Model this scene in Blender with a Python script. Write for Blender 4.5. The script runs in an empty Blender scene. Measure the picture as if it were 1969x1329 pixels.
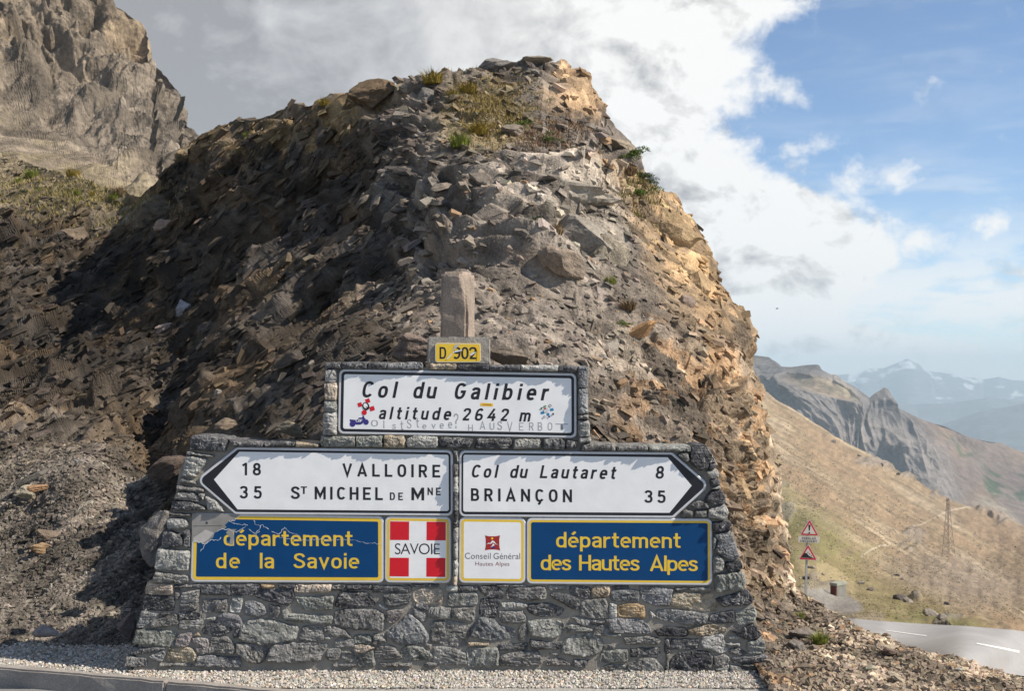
import bpy, bmesh, math, random
import numpy as np
from mathutils import Vector, Matrix, geometry

# ------------------------------------------------------------------ camera, world, sun, exposure
scene = bpy.context.scene
C = scene.collection
F = 2300.0                      # focal length measured in pixels of a 1969 px wide frame
W, H = 1969.0, 1329.0
CX, CY = W / 2, H / 2
EYE = np.array([0.0, 0.0, 2.2])
HORIZON = 735.0
PITCH = math.atan((HORIZON - CY) / F)

cam_data = bpy.data.cameras.new('camera')
cam = bpy.data.objects.new('camera', cam_data); C.objects.link(cam)
cam_data.sensor_width = 36.0
cam_data.lens = F / W * 36.0
cam_data.clip_start = 0.1
cam_data.clip_end = 60000
cam.location = EYE
cam.rotation_euler = (math.radians(90) + PITCH, 0, 0)
cam_data.dof.use_dof = True
cam_data.dof.focus_distance = 9.4
cam_data.dof.aperture_fstop = 8.0
scene.camera = cam

SUN_EL = math.radians(42)
SUN_AZ = math.radians(17)       # in front of the wall plane, sun stands to the right
sun_vec = Vector((math.cos(SUN_EL) * math.cos(SUN_AZ), -math.cos(SUN_EL) * math.sin(SUN_AZ), math.sin(SUN_EL)))
sun_data = bpy.data.lights.new('sun', 'SUN')
sun = bpy.data.objects.new('sun', sun_data); C.objects.link(sun)
sun_data.energy = 5.0
sun_data.angle = math.radians(0.5)
sun_data.color = (1.0, 0.90, 0.77)
sun.rotation_euler = sun_vec.to_track_quat('Z', 'Y').to_euler()

scene.view_settings.view_transform = 'Standard'
scene.view_settings.look = 'None'
scene.view_settings.exposure = 0.5
scene.view_settings.gamma = 1.0
scene.view_settings.use_curve_mapping = False

def NN(nt, typ, **kw):
    n = nt.nodes.new(typ)
    for k, v in kw.items(): setattr(n, k, v)
    return n
def math_n(nt, op, a, b=None, c=None, clamp=False):
    n = nt.nodes.new('ShaderNodeMath'); n.operation = op; n.use_clamp = clamp
    for i, v in enumerate((a, b, c)):
        if v is None: continue
        if isinstance(v, (int, float)): n.inputs[i].default_value = v
        else: nt.links.new(v, n.inputs[i])
    return n.outputs[0]
def maprange(nt, v, a, b, c=0.0, d=1.0, interp='SMOOTHSTEP'):
    n = nt.nodes.new('ShaderNodeMapRange'); n.interpolation_type = interp
    nt.links.new(v, n.inputs[0])
    for i, x in zip((1, 2, 3, 4), (a, b, c, d)): n.inputs[i].default_value = x
    return n.outputs[0]
def mixc(nt, fac, a, b, blend='MIX'):
    n = nt.nodes.new('ShaderNodeMix'); n.data_type = 'RGBA'; n.blend_type = blend
    for s, v in ((n.inputs[0], fac), (n.inputs[6], a), (n.inputs[7], b)):
        if isinstance(v, (int, float)): s.default_value = v
        elif isinstance(v, tuple): s.default_value = (*v[:3], 1.0)
        else: nt.links.new(v, s)
    return n.outputs[2]

world = bpy.data.worlds.new('World'); scene.world = world
world.use_nodes = True
nt = world.node_tree; nt.nodes.clear()
out = NN(nt, 'ShaderNodeOutputWorld'); bg = NN(nt, 'ShaderNodeBackground')
nt.links.new(bg.outputs[0], out.inputs[0])
SKY_STRENGTH = 0.1
bg.inputs[1].default_value = SKY_STRENGTH
sky = NN(nt, 'ShaderNodeTexSky'); sky.sky_type = 'NISHITA'; sky.sun_disc = False
sky.sun_elevation = SUN_EL
sky.sun_rotation = math.radians(90) + SUN_AZ      # measured clockwise from +Y
sky.altitude = 2600; sky.air_density = 1.0; sky.dust_density = 0.6; sky.ozone_density = 1.0
tc = NN(nt, 'ShaderNodeTexCoord'); sep = NN(nt, 'ShaderNodeSeparateXYZ')
nt.links.new(tc.outputs['Generated'], sep.inputs[0])
DEG = 180 / math.pi
az = math_n(nt, 'MULTIPLY', math_n(nt, 'ARCTAN2', sep.outputs[0], sep.outputs[1]), DEG)
el = math_n(nt, 'MULTIPLY', math_n(nt, 'ARCSINE', sep.outputs[2]), DEG)
def noise_w(scale, detail, rough=0.55, dist=0.0, stretch=(1, 1, 1), off=(0, 0, 0)):
    mp = NN(nt, 'ShaderNodeMapping'); mp.inputs['Scale'].default_value = stretch; mp.inputs['Location'].default_value = off
    nt.links.new(tc.outputs['Generated'], mp.inputs[0])
    n = NN(nt, 'ShaderNodeTexNoise'); nt.links.new(mp.outputs[0], n.inputs['Vector'])
    n.inputs['Scale'].default_value = scale; n.inputs['Detail'].default_value = detail
    n.inputs['Roughness'].default_value = rough; n.inputs['Distortion'].default_value = dist
    return n.outputs[0]
n_big = noise_w(7, 3, 0.5, off=(3, 1, 2))
n_bil = noise_w(18, 9, 0.6, 0.3, (1, 1, 1.4))
n_fine = noise_w(60, 6, 0.6)
n_str = noise_w(9, 6, 0.55, 0.4, (1, 1, 5), (5, 5, 1))
n_low = noise_w(14, 7, 0.55, 0.3, (1, 1, 3.2), (1, 8, 3))
# how far to the right (degrees) the big cloud bank reaches, by elevation
fc = NN(nt, 'ShaderNodeFloatCurve')
elc = maprange(nt, el, -5, 25, 0, 1, 'LINEAR')
nt.links.new(elc, fc.inputs['Value'])
curve = fc.mapping.curves[0]
def cpt(e, a): return ((e + 5) / 30, a / 40)
ptsC = [cpt(-5, 24), cpt(1.5, 22), cpt(3.0, 17.2), cpt(4.6, 18.2), cpt(6.5, 18.9), cpt(8.2, 17.4), cpt(9.5, 14.0), cpt(11.4, 11.7), cpt(13.5, 12.4), cpt(15.5, 11.8), cpt(17.5, 14.5), cpt(25, 19)]
while len(curve.points) < len(ptsC): curve.points.new(0.5, 0.5)
for p, q in zip(curve.points, ptsC): p.location = q; p.handle_type = 'AUTO'
fc.mapping.update()
bank = math_n(nt, 'MULTIPLY', fc.outputs[0], 40)
wob = math_n(nt, 'ADD', math_n(nt, 'MULTIPLY', math_n(nt, 'SUBTRACT', n_bil, 0.5), 6.5), math_n(nt, 'MULTIPLY', math_n(nt, 'SUBTRACT', n_fine, 0.5), 3.2))
d_raw = math_n(nt, 'SUBTRACT', bank, az)
for a0, e0, ra, re in ((17.9, 9.1, 1.15, 1.0), (15.6, 8.9, 1.7, 1.25), (18.6, 6.4, 2.0, 1.0), (13.2, 10.2, 1.3, 1.2), (13.2, 13.4, .9, .8), (19.9, 3.3, 1.2, .9), (22.3, 3.0, 1.3, .6), (17.2, 3.4, 1.4, .7), (21.4, 7.0, 1.0, .8)):
    u = math_n(nt, 'POWER', math_n(nt, 'MULTIPLY', math_n(nt, 'SUBTRACT', az, a0), 1 / ra), 2)
    v = math_n(nt, 'POWER', math_n(nt, 'MULTIPLY', math_n(nt, 'SUBTRACT', el, e0), 1 / re), 2)
    r_ = math_n(nt, 'SUBTRACT', 1.1, math_n(nt, 'MULTIPLY', math_n(nt, 'SQRT', math_n(nt, 'ADD', u, v)), 1.3))
    d_raw = math_n(nt, 'MAXIMUM', d_raw, r_)
d_bank = math_n(nt, 'ADD', d_raw, wob)
m_bank = maprange(nt, d_bank, -0.5, 1.9)
# behind the right shoulder the bank ends too
m_bank = math_n(nt, 'MULTIPLY', m_bank, maprange(nt, az, -150, -120))
low = maprange(nt, el, 9.0, 3.5)
m_low = math_n(nt, 'MULTIPLY', maprange(nt, n_low, 0.34, 0.54), low)
m_low = math_n(nt, 'MULTIPLY', m_low, 0.9)
w_el = maprange(nt, math_n(nt, 'ABSOLUTE', math_n(nt, 'SUBTRACT', el, 10.0)), 9.0, 2.0)
m_wisp = math_n(nt, 'MULTIPLY', maprange(nt, n_bil, 0.57, 0.72), 0.6)
m_wisp = math_n(nt, 'MULTIPLY', m_wisp, maprange(nt, n_big, 0.42, 0.6))
wu = math_n(nt, 'POWER', math_n(nt, 'MULTIPLY', math_n(nt, 'SUBTRACT', az, 20.3), 1 / 1.9), 2)
wv = math_n(nt, 'POWER', math_n(nt, 'MULTIPLY', math_n(nt, 'SUBTRACT', el, 12.9), 1 / 1.3), 2)
ww = maprange(nt, math_n(nt, 'ADD', wu, wv), 1.0, 0.1)
m_wisp = math_n(nt, 'MAXIMUM', m_wisp, math_n(nt, 'MULTIPLY', ww, maprange(nt, n_bil, 0.46, 0.66, 0, .75)))
m_veil = math_n(nt, 'MULTIPLY', maprange(nt, n_str, 0.42, 0.72), maprange(nt, el, 12, 2.5, 0.12, 0.9))
mask = math_n(nt, 'MAXIMUM', math_n(nt, 'MAXIMUM', m_bank, m_low), math_n(nt, 'MAXIMUM', m_wisp, m_veil))
# cloud brightness: grey and heavy to the left, bright at the lit rim and low down
bri_az = maprange(nt, az, -15, 8, 0.27, 0.82)
bri_el = maprange(nt, el, 11, 2, 0.0, 0.22)
under = math_n(nt, 'ADD', maprange(nt, math_n(nt, 'ABSOLUTE', math_n(nt, 'SUBTRACT', el, 4.7)), 1.5, 0.0, 0, -.20), maprange(nt, math_n(nt, 'ABSOLUTE', math_n(nt, 'SUBTRACT', el, 7.6)), .8, 0.0, 0, -.09))
bri_el = math_n(nt, 'ADD', bri_el, under)
rim = maprange(nt, d_bank, 6.0, 0.3, 0.0, 0.13)
mott = math_n(nt, 'MULTIPLY', math_n(nt, 'SUBTRACT', n_big, 0.5), 0.75)
n_sh = noise_w(18, 6, 0.6, 0.3, (1, 1, 1.4), (-.012, .0, -.018))
n_s2 = noise_w(18, 6, 0.6, 0.3, (1, 1, 1.4))
mott2 = math_n(nt, 'MULTIPLY', math_n(nt, 'SUBTRACT', n_s2, n_sh), maprange(nt, az, -4, 10, .55, 2.2))
bri = math_n(nt, 'ADD', math_n(nt, 'ADD', bri_az, rim), math_n(nt, 'ADD', math_n(nt, 'ADD', mott, mott2), bri_el))
bri = maprange(nt, bri, 0.30, 0.90, 0.26, 0.72, 'LINEAR')
tint = mixc(nt, maprange(nt, bri, 0.28, 0.6), (0.98, 0.985, 1.04), (1.0, 0.995, 0.985))
cloud = mixc(nt, 1.0, tint, bri, 'MULTIPLY')
cloud = mixc(nt, 1.0, cloud, (1 / SKY_STRENGTH,) * 3, 'MULTIPLY')
SKY_GAIN = (0.98, 1.06, 1.12)
blue = mixc(nt, 1.0, sky.outputs[0], SKY_GAIN, 'MULTIPLY')
col = mixc(nt, mask, blue, cloud)
# the blend tools clamp nothing: values above one are wanted here
nt.links.new(col, bg.inputs[0])

# ------------------------------------------------------------------ helpers
def pix(px, py, D):
    """world point seen at photo pixel (px,py) at distance D in front of the camera (arrays allowed)"""
    px = np.asarray(px, float); py = np.asarray(py, float); D = np.asarray(D, float)
    rx = (px - CX) / F; rz = -(py - CY) / F
    c, s = math.cos(PITCH), math.sin(PITCH)
    yy = c - rz * s; zz = s + rz * c
    return np.stack([EYE[0] + D * rx / yy, EYE[1] + D + 0 * rx, EYE[2] + D * zz / yy], -1)

def tag(o, label=None, cat=None, group=None, kind=None):
    if label: o['label'] = label
    if cat: o['category'] = cat
    if group: o['group'] = group
    if kind: o['kind'] = kind
    return o
def empty(name, loc, label=None, cat=None, group=None):
    o = bpy.data.objects.new(name, None); C.objects.link(o)
    o.location = loc; o.empty_display_size = 0.1
    return tag(o, label, cat, group)
def link(name, me, parent=None, mat=None):
    o = bpy.data.objects.new(name, me); C.objects.link(o)
    if mat is not None and not me.materials: me.materials.append(mat)
    if parent is not None:
        o.parent = parent
        o.matrix_parent_inverse = Matrix.Translation(-parent.location)
    return o
def np_mesh(name, verts, faces=None, quads=None, tris=None, colors=None, smooth=False):
    me = bpy.data.meshes.new(name)
    verts = np.asarray(verts, np.float32)
    me.vertices.add(len(verts)); me.vertices.foreach_set('co', verts.ravel())
    if quads is not None or tris is not None:
        parts = []; sizes = []
        if quads is not None and len(quads): parts.append(np.asarray(quads, np.int32).ravel()); sizes.append(np.full(len(quads), 4, np.int32))
        if tris is not None and len(tris): parts.append(np.asarray(tris, np.int32).ravel()); sizes.append(np.full(len(tris), 3, np.int32))
        loops = np.concatenate(parts); sz = np.concatenate(sizes)
    else:
        loops = np.array([i for f in faces for i in f], np.int32); sz = np.array([len(f) for f in faces], np.int32)
    me.loops.add(len(loops)); me.loops.foreach_set('vertex_index', loops)
    me.polygons.add(len(sz))
    st = np.concatenate([[0], np.cumsum(sz)[:-1]]).astype(np.int32)
    me.polygons.foreach_set('loop_start', st)
    me.polygons.foreach_set('loop_total', sz)
    if smooth: me.polygons.foreach_set('use_smooth', np.ones(len(sz), bool))
    else: me.polygons.foreach_set('use_smooth', np.zeros(len(sz), bool))
    me.update(calc_edges=True)
    me.validate(verbose=False)
    if colors is not None:
        ca = me.color_attributes.new('col', 'FLOAT_COLOR', 'POINT')
        c4 = np.ones((len(verts), 4), np.float32); c4[:, :3] = colors
        ca.data.foreach_set('color', c4.ravel())
    return me

def hsh(ix, iy, iz, seed=0):
    h = (ix.astype(np.int64) * 73856093) ^ (iy.astype(np.int64) * 19349663) ^ (iz.astype(np.int64) * 83492791) ^ (seed * 2654435761 & 0x7fffffff)
    h = h & 0xffffffff
    h = ((h ^ (h >> 15)) * 2246822519) & 0xffffffff
    h = ((h ^ (h >> 13)) * 3266489917) & 0xffffffff
    h = h ^ (h >> 16)
    return (h & 0xffffff).astype(np.float32) / 16777216.0
def vnoise(p, seed=0):
    p = np.asarray(p, np.float32)
    i = np.floor(p).astype(np.int64); f = p - i
    f = f * f * f * (f * (f * 6 - 15) + 10)
    r = 0
    for dx in (0, 1):
        wx = f[..., 0] if dx else 1 - f[..., 0]
        for dy in (0, 1):
            wy = f[..., 1] if dy else 1 - f[..., 1]
            for dz in (0, 1):
                wz = f[..., 2] if dz else 1 - f[..., 2]
                r = r + wx * wy * wz * hsh(i[..., 0] + dx, i[..., 1] + dy, i[..., 2] + dz, seed)
    return r * 2 - 1
def fbm(p, octv=4, seed=0, gain=0.5):
    a = 1; s = 0; t = 0
    p = np.asarray(p, np.float32)
    for k in range(octv):
        s = s + a * vnoise(p, seed + k * 17); t += a; a *= gain; p = p * 2.03 + 5.1
    return s / t
def ridged(p, octv=4, seed=0):
    a = 1; s = 0; t = 0
    p = np.asarray(p, np.float32)
    for k in range(octv):
        s = s + a * (1 - 2 * np.abs(vnoise(p, seed + k * 13))); t += a; a *= 0.5; p = p * 2.1 + 3.3
    return s / t
def blocks(q, seed=0, tilt=1.2, crack=0.5, cw=0.07):
    """bedded, jointed rock: stepped plates with a random proud height, tilt and an open joint round each; also a random id"""
    w = vnoise(q * 0.7, seed + 3) * 0.45
    z = q[..., 2] + w
    k = np.floor(z).astype(np.int64); fz = z - k
    zero = k * 0
    u = q[..., 0] + 7 * hsh(k, zero, zero, seed + 11) + 0.35 * vnoise(q * 1.3 + 9, seed + 4)
    v = q[..., 1] + 5 * hsh(k, zero + 3, zero, seed + 12) + 0.35 * vnoise(q * 1.3 + 19, seed + 5)
    i = np.floor(u).astype(np.int64); j = np.floor(v).astype(np.int64); fu = u - i; fv = v - j
    h = hsh(i, j, k, seed) * 2 - 1
    gx = hsh(i, j, k, seed + 1) * 2 - 1; gy = hsh(i, j, k, seed + 2) * 2 - 1
    e = np.minimum(np.minimum(fu, 1 - fu), np.minimum(np.minimum(fv, 1 - fv), np.minimum(fz, 1 - fz) * 0.8))
    cr = np.clip(1 - e / cw, 0, 1)
    return h + tilt * ((fu - .5) * gx + (fv - .5) * gy + (fz - .5) * 1.0) - crack * cr, hsh(i, j, k, seed + 7)
def sstep(x, a, b):
    t = np.clip((x - a) / (b - a), 0, 1); return t * t * (3 - 2 * t)
def rbf(pts, vals):
    P = np.asarray(pts, float) / 400.0; v = np.asarray(vals, float); n = len(P)
    def U(r2): return np.where(r2 > 0, r2 * np.log(r2 + 1e-12), 0)
    r2 = ((P[:, None] - P[None]) ** 2).sum(-1)
    A = np.zeros((n + 3, n + 3)); A[:n, :n] = U(r2) + 0.02 * np.eye(n)
    A[:n, n] = 1; A[:n, n + 1:] = P; A[n, :n] = 1; A[n + 1:, :n] = P.T
    w = np.linalg.solve(A, np.concatenate([v, [0, 0, 0]]))
    def f(px, py):
        x = np.asarray(px, float) / 400.0; y = np.asarray(py, float) / 400.0
        r = w[n] + w[n + 1] * x + w[n + 2] * y
        for k in range(n): r = r + w[k] * U((x - P[k, 0]) ** 2 + (y - P[k, 1]) ** 2)
        return r
    return f

# ------------------------------------------------------------------ materials
def new_mat(name, rough=0.8, spec=0.3):
    m = bpy.data.materials.new(name); m.use_nodes = True
    nt = m.node_tree; b = nt.nodes['Principled BSDF']
    b.inputs['Roughness'].default_value = rough
    b.inputs['Specular IOR Level'].default_value = spec
    return m, nt, b
def tex_noise(nt, scale, detail=5, rough=0.6, vec=None, dist=0.0, coord='Object'):
    n = NN(nt, 'ShaderNodeTexNoise'); n.inputs['Scale'].default_value = scale
    n.inputs['Detail'].default_value = detail; n.inputs['Roughness'].default_value = rough; n.inputs['Distortion'].default_value = dist
    if vec is None:
        t = NN(nt, 'ShaderNodeTexCoord'); vec = t.outputs[coord]
    nt.links.new(vec, n.inputs['Vector'])
    return n.outputs[0]
def bump(nt, b, h, strength=0.5, dist=0.01):
    n = NN(nt, 'ShaderNodeBump'); n.inputs['Strength'].default_value = strength; n.inputs['Distance'].default_value = dist
    nt.links.new(h, n.inputs['Height']); nt.links.new(n.outputs[0], b.inputs['Normal'])
def rock_mat(name, attr=True, s1=6, s2=45, lo=0.62, hi=1.3, bd=0.012, bs=0.8, rough=0.92, base=(0.2, 0.2, 0.2), stretch=(1, 1, 1), grit=0.35):
    m, nt, b = new_mat(name, rough, 0.2)
    t = NN(nt, 'ShaderNodeTexCoord'); mp = NN(nt, 'ShaderNodeMapping'); mp.inputs['Scale'].default_value = stretch
    nt.links.new(t.outputs['Object'], mp.inputs[0]); v = mp.outputs[0]
    if attr == 'object':
        c0 = NN(nt, 'ShaderNodeObjectInfo').outputs['Color']
    elif attr:
        c0 = NN(nt, 'ShaderNodeVertexColor', layer_name='col').outputs[0]
    else:
        r = NN(nt, 'ShaderNodeRGB'); r.outputs[0].default_value = (*base, 1); c0 = r.outputs[0]
    n1 = tex_noise(nt, s1, 4, 0.6, v); n2 = tex_noise(nt, s2, 6, 0.7, v)
    k = math_n(nt, 'MULTIPLY', maprange(nt, n1, 0.3, 0.7, lo, hi, 'LINEAR'), maprange(nt, n2, 0.32, 0.68, 1 - grit, 1 + grit, 'LINEAR'))
    c = mixc(nt, 1.0, c0, k, 'MULTIPLY')
    nt.links.new(c, b.inputs['Base Color'])
    vo = NN(nt, 'ShaderNodeTexVoronoi'); vo.inputs['Scale'].default_value = s2 * 0.8; nt.links.new(v, vo.inputs['Vector'])
    hh = math_n(nt, 'ADD', n2, math_n(nt, 'MULTIPLY', vo.outputs[0], 0.5))
    bump(nt, b, hh, bs, bd)
    return m
def plain(name, col, rough=0.5, spec=0.4, grime=0.0, gs=8, metallic=0.0):
    m, nt, b = new_mat(name, rough, spec); b.inputs['Metallic'].default_value = metallic
    n = tex_noise(nt, gs, 6, 0.65)
    k = maprange(nt, n, 0.3, 0.75, 1.0, 1.0 - grime, 'LINEAR')
    c = mixc(nt, 1.0, col, k, 'MULTIPLY'); nt.links.new(c, b.inputs['Base Color'])
    return m
M = {}
M['hill'] = rock_mat('hill_rock', s1=2.2, s2=34, lo=0.7, hi=1.3, bd=0.02, bs=0.9)
M['shard'] = rock_mat('shard_rock', s1=9, s2=60, lo=0.8, hi=1.2, bd=0.006, bs=0.7)
M['boulder'] = rock_mat('boulder_rock', attr='object', s1=5, s2=38, lo=0.72, hi=1.28, bd=0.012, bs=0.8)
M['mount'] = rock_mat('mountain_rock', s1=0.12, s2=1.6, lo=0.75, hi=1.25, bd=0.35, bs=0.9)
M['valley'] = rock_mat('valley_slope', s1=0.05, s2=1.3, lo=0.85, hi=1.15, bd=0.25, bs=0.7, grit=0.22)
M['ridge'] = rock_mat('ridge_rock', s1=0.006, s2=0.06, lo=0.8, hi=1.2, bd=5, bs=0.8)
M['far'] = rock_mat('far_rock', s1=0.001, s2=0.01, lo=0.9, hi=1.1, bd=20, bs=0.4)
# ------------------------------------------------------------------ terrain surfaces
def surface(cols, sky_pts, bot_fn, depth_fn, nrow, disp, colfn, power=1.0, back=(8, 1.0, 1.1), rim=None):
    """grid from the ground up to the skyline and on over the crest and down the far side"""
    sp = np.array(sky_pts, float)
    px = np.asarray(cols, float)
    sy = np.interp(px, sp[:, 0], sp[:, 1]); by = bot_fn(px)
    v = np.linspace(0, 1, nrow) ** power
    PX = np.repeat(px[None], nrow, 0); PY = sy[None] + (by - sy)[None] * v[:, None]
    D = depth_fn(PX, PY)
    if rim is not None: D = D + rim(PX, PY, sy)
    P = pix(PX, PY, D)
    nb, stp, fall = back
    s = (np.arange(nb, 0, -1) ** 1.35) * stp
    B = P[0][None] + np.zeros((nb, 1, 1)); B[..., 1] += s[:, None]; B[..., 2] -= s[:, None] * fall
    B[..., 0] *= (B[..., 1] / P[0][None, :, 1])
    G = np.concatenate([B, P], 0)
    PXX = np.concatenate([np.repeat(px[None], nb, 0), PX]); PYY = np.concatenate([np.repeat(sy[None], nb, 0), PY])
    du = np.gradient(G, axis=1); dv = np.gradient(G, axis=0)
    N = np.cross(dv, du); N /= np.linalg.norm(N, axis=-1, keepdims=True) + 1e-9
    flip = (N * (EYE - G)).sum(-1) < 0
    if flip.mean() > 0.5: N = -N
    global SPC
    SPC = np.maximum(np.linalg.norm(du, axis=-1), np.linalg.norm(dv, axis=-1))
    G2, colr = disp(G, N, PXX, PYY, sy[None] + 0 * PXX)
    cc = colfn(G, PXX, PYY, colr)
    nr, nc = G2.shape[:2]
    idx = np.arange(nr * nc).reshape(nr, nc)
    q = np.stack([idx[:-1, :-1], idx[1:, :-1], idx[1:, 1:], idx[:-1, 1:]], -1).reshape(-1, 4)
    return dict(G=G2, N=N, px=px, sy=sy, by=by, nb=nb, nrow=nrow, power=power, quads=q, col=cc, PX=PXX, PY=PYY)
def mesh_of(S, name, smooth=False):
    return np_mesh(name, S['G'].reshape(-1, 3), quads=S['quads'], colors=S['col'].reshape(-1, 3), smooth=smooth)
def on_surface(S, x, y):
    """nearest grid point of a surface to the spot one sees at photo pixel x,y"""
    i = int(np.argmin(np.abs(S['px'] - x)))
    t = np.clip((y - S['sy'][i]) / (S['by'][i] - S['sy'][i]), 0, 1) ** (1 / S['power'])
    r = S['nb'] + int(round(t * (S['nrow'] - 1)))
    return S['G'][r, i].copy(), S['N'][r, i].copy(), S['col'][r, i].copy()

HILL_SKY = [(-220,215),(-150,240),(0,292),(24,300),(60,315),(110,330),(150,340),(200,362),(270,374),(300,350),(330,315),(390,272),(450,245),(500,228),(560,205),(640,190),(680,183),(688,172),(720,168),(745,178),(775,160),(830,162),(850,150),(900,138),(925,130),(960,122),(1000,120),(1030,114),(1085,112),(1103,124),(1115,160),(1135,195),(1150,235),(1190,275),(1215,310),(1240,345),(1265,375),(1290,382),(1310,410),(1330,425),(1345,460),(1370,510),(1375,545),(1400,580),(1425,610),(1443,640),(1453,700),(1465,735),(1475,775),(1482,830),(1491,880),(1498,930),(1502,975),(1505,1020),(1511,1075),(1520,1110),(1532,1135),(1560,1152),(1600,1180),(1640,1202),(1700,1227),(1760,1250),(1850,1268),(1945,1302),(2000,1315),(2300,1365)]
HD = [(24,1230,10.25),(24,1150,11.2),(24,1050,12.2),(24,950,13.3),(24,860,15),(24,700,23),(24,600,27),(24,480,31),(24,300,42),(-200,1200,10.3),(-200,900,14),(-200,500,33),(-200,300,40),
(150,1000,12.2),(150,870,13.5),(250,870,14.4),(120,1150,11.0),(330,1000,12.4),(300,900,14.3),(250,1080,11.5),(240,1200,10.4),(330,800,16.4),(400,750,16.2),(400,600,20.5),(400,400,26),(400,275,27),(250,500,28.5),(250,700,20),(150,600,27),(150,360,36),(270,380,33),
(600,195,22.5),(600,400,20.6),(600,550,16.6),(600,690,12.4),(620,800,10.2),(420,850,12.4),(300,1250,10.2),(600,1250,10.2),
(700,180,20.8),(850,150,20.2),(1000,120,21),(1090,112,21.2),(850,300,17.2),(850,450,14.5),(870,600,12.1),(880,690,10.5),(900,1000,10.1),(900,1250,10.2),
(1050,250,18.2),(1050,400,15.3),(1050,550,13.0),(1100,700,10.9),(1150,830,9.95),(1130,200,20.2),(1200,300,18.3),(1200,450,15.2),(1200,600,13.0),(1200,750,11.2),
(1300,400,17.5),(1300,600,13.6),(1300,750,11.7),(1300,850,10.5),(1370,520,15.8),(1400,700,12.9),(1400,850,11.3),(1400,1000,10.4),(1440,650,14.6),(1465,800,12.6),(1490,950,11.8),(1470,1000,11.0),(1490,1100,10.9),(1450,1150,10.2),
(1530,1140,11.2),(1500,1250,9.5),(1640,1205,10.0),(1600,1260,9.4),(1800,1262,9.3),(1945,1302,8.7),(1700,1300,8.75),(1500,1330,8.42),(1945,1400,7.55),(1600,1400,7.6),(2250,1370,7.9),(1700,1228,9.75)]
hill_depth = rbf([(a, b) for a, b, c in HD], [c for a, b, c in HD])
def hill_bot(px):
    b = np.interp(px, [-220, 1400, 1466, 1490, 1560, 2300], [1262, 1262, 1285, 1335, 1345, 1420])
    return b
def hill_rim(PX, PY, sy):
    # near the right-hand cliff edge the face rolls away from the eye
    sp = np.array(HILL_SKY, float)
    m = (sp[:, 0] >= 1085) & (sp[:, 0] <= 1530)
    ex = np.interp(PY, sp[m, 1], sp[m, 0])
    d = np.clip(ex - PX, 0, 400)
    inside = (PX > 1040) & (PX < 1530)
    return (1 - sstep(PY, 1030, 1120)) * np.where(inside, 2.4 * np.exp(-d / 16.0) + 0.9 * np.exp(-d / 60.0), 0)
def blur(a, k):
    for ax in (0, 1):
        for _ in range(2):
            r = int(k); p = np.concatenate([np.repeat(np.take(a, [0], ax), r, ax), a, np.repeat(np.take(a, [-1], ax), r, ax)], ax)
            c = np.cumsum(p, ax, dtype=np.float64); z = np.zeros_like(np.take(c, [0], ax)); c = np.concatenate([z, c], ax)
            n = a.shape[ax]; w = 2 * r + 1
            a = (np.take(c, np.arange(w, w + n), ax) - np.take(c, np.arange(0, n), ax)) / w
    return a
def unit(v): v = np.array(v, float); return v / np.linalg.norm(v)
def frame(n, s):
    n = unit(n); s = unit(np.array(s) - n * np.dot(n, s)); return np.stack([s, np.cross(n, s), n], 1)
FL = frame((-math.sin(math.radians(38)), 0.12, math.cos(math.radians(38))), (math.cos(math.radians(38)), 0, math.sin(math.radians(38))))
FR = frame((math.sin(math.radians(24)), 0.05, math.cos(math.radians(24))), (math.cos(math.radians(30)), 0, -math.sin(math.radians(30))))
def scree_mask(PX, PY, G):
    a = 1 - sstep(np.hypot((PX - 90) / 260, (PY - 1090) / 260), 0.75, 1.05)
    b = sstep(PX - (PY - 1100) * -0.6, 1500, 1600) * sstep(PY, 1080, 1160)
    c = 0.75 * (1 - sstep(np.hypot((PX - 900) / 230, (PY - 620) / 110), 0.6, 1.1))
    d = 0.6 * (1 - sstep(np.hypot((PX - 1270) / 110, (PY - 560) / 200), 0.6, 1.1))
    e = 0.6 * (1 - sstep(np.hypot((PX - 930) / 160, (PY - 240) / 90), 0.5, 1.1))
    f = 0.7 * (1 - sstep(PX, 250, 330)) * (1 - sstep(PY, 380, 470))
    g = sstep(PY, 1180, 1240) * (PX < 400)
    return np.clip(a + b + c + d + e + f + g, 0, 1)
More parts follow.
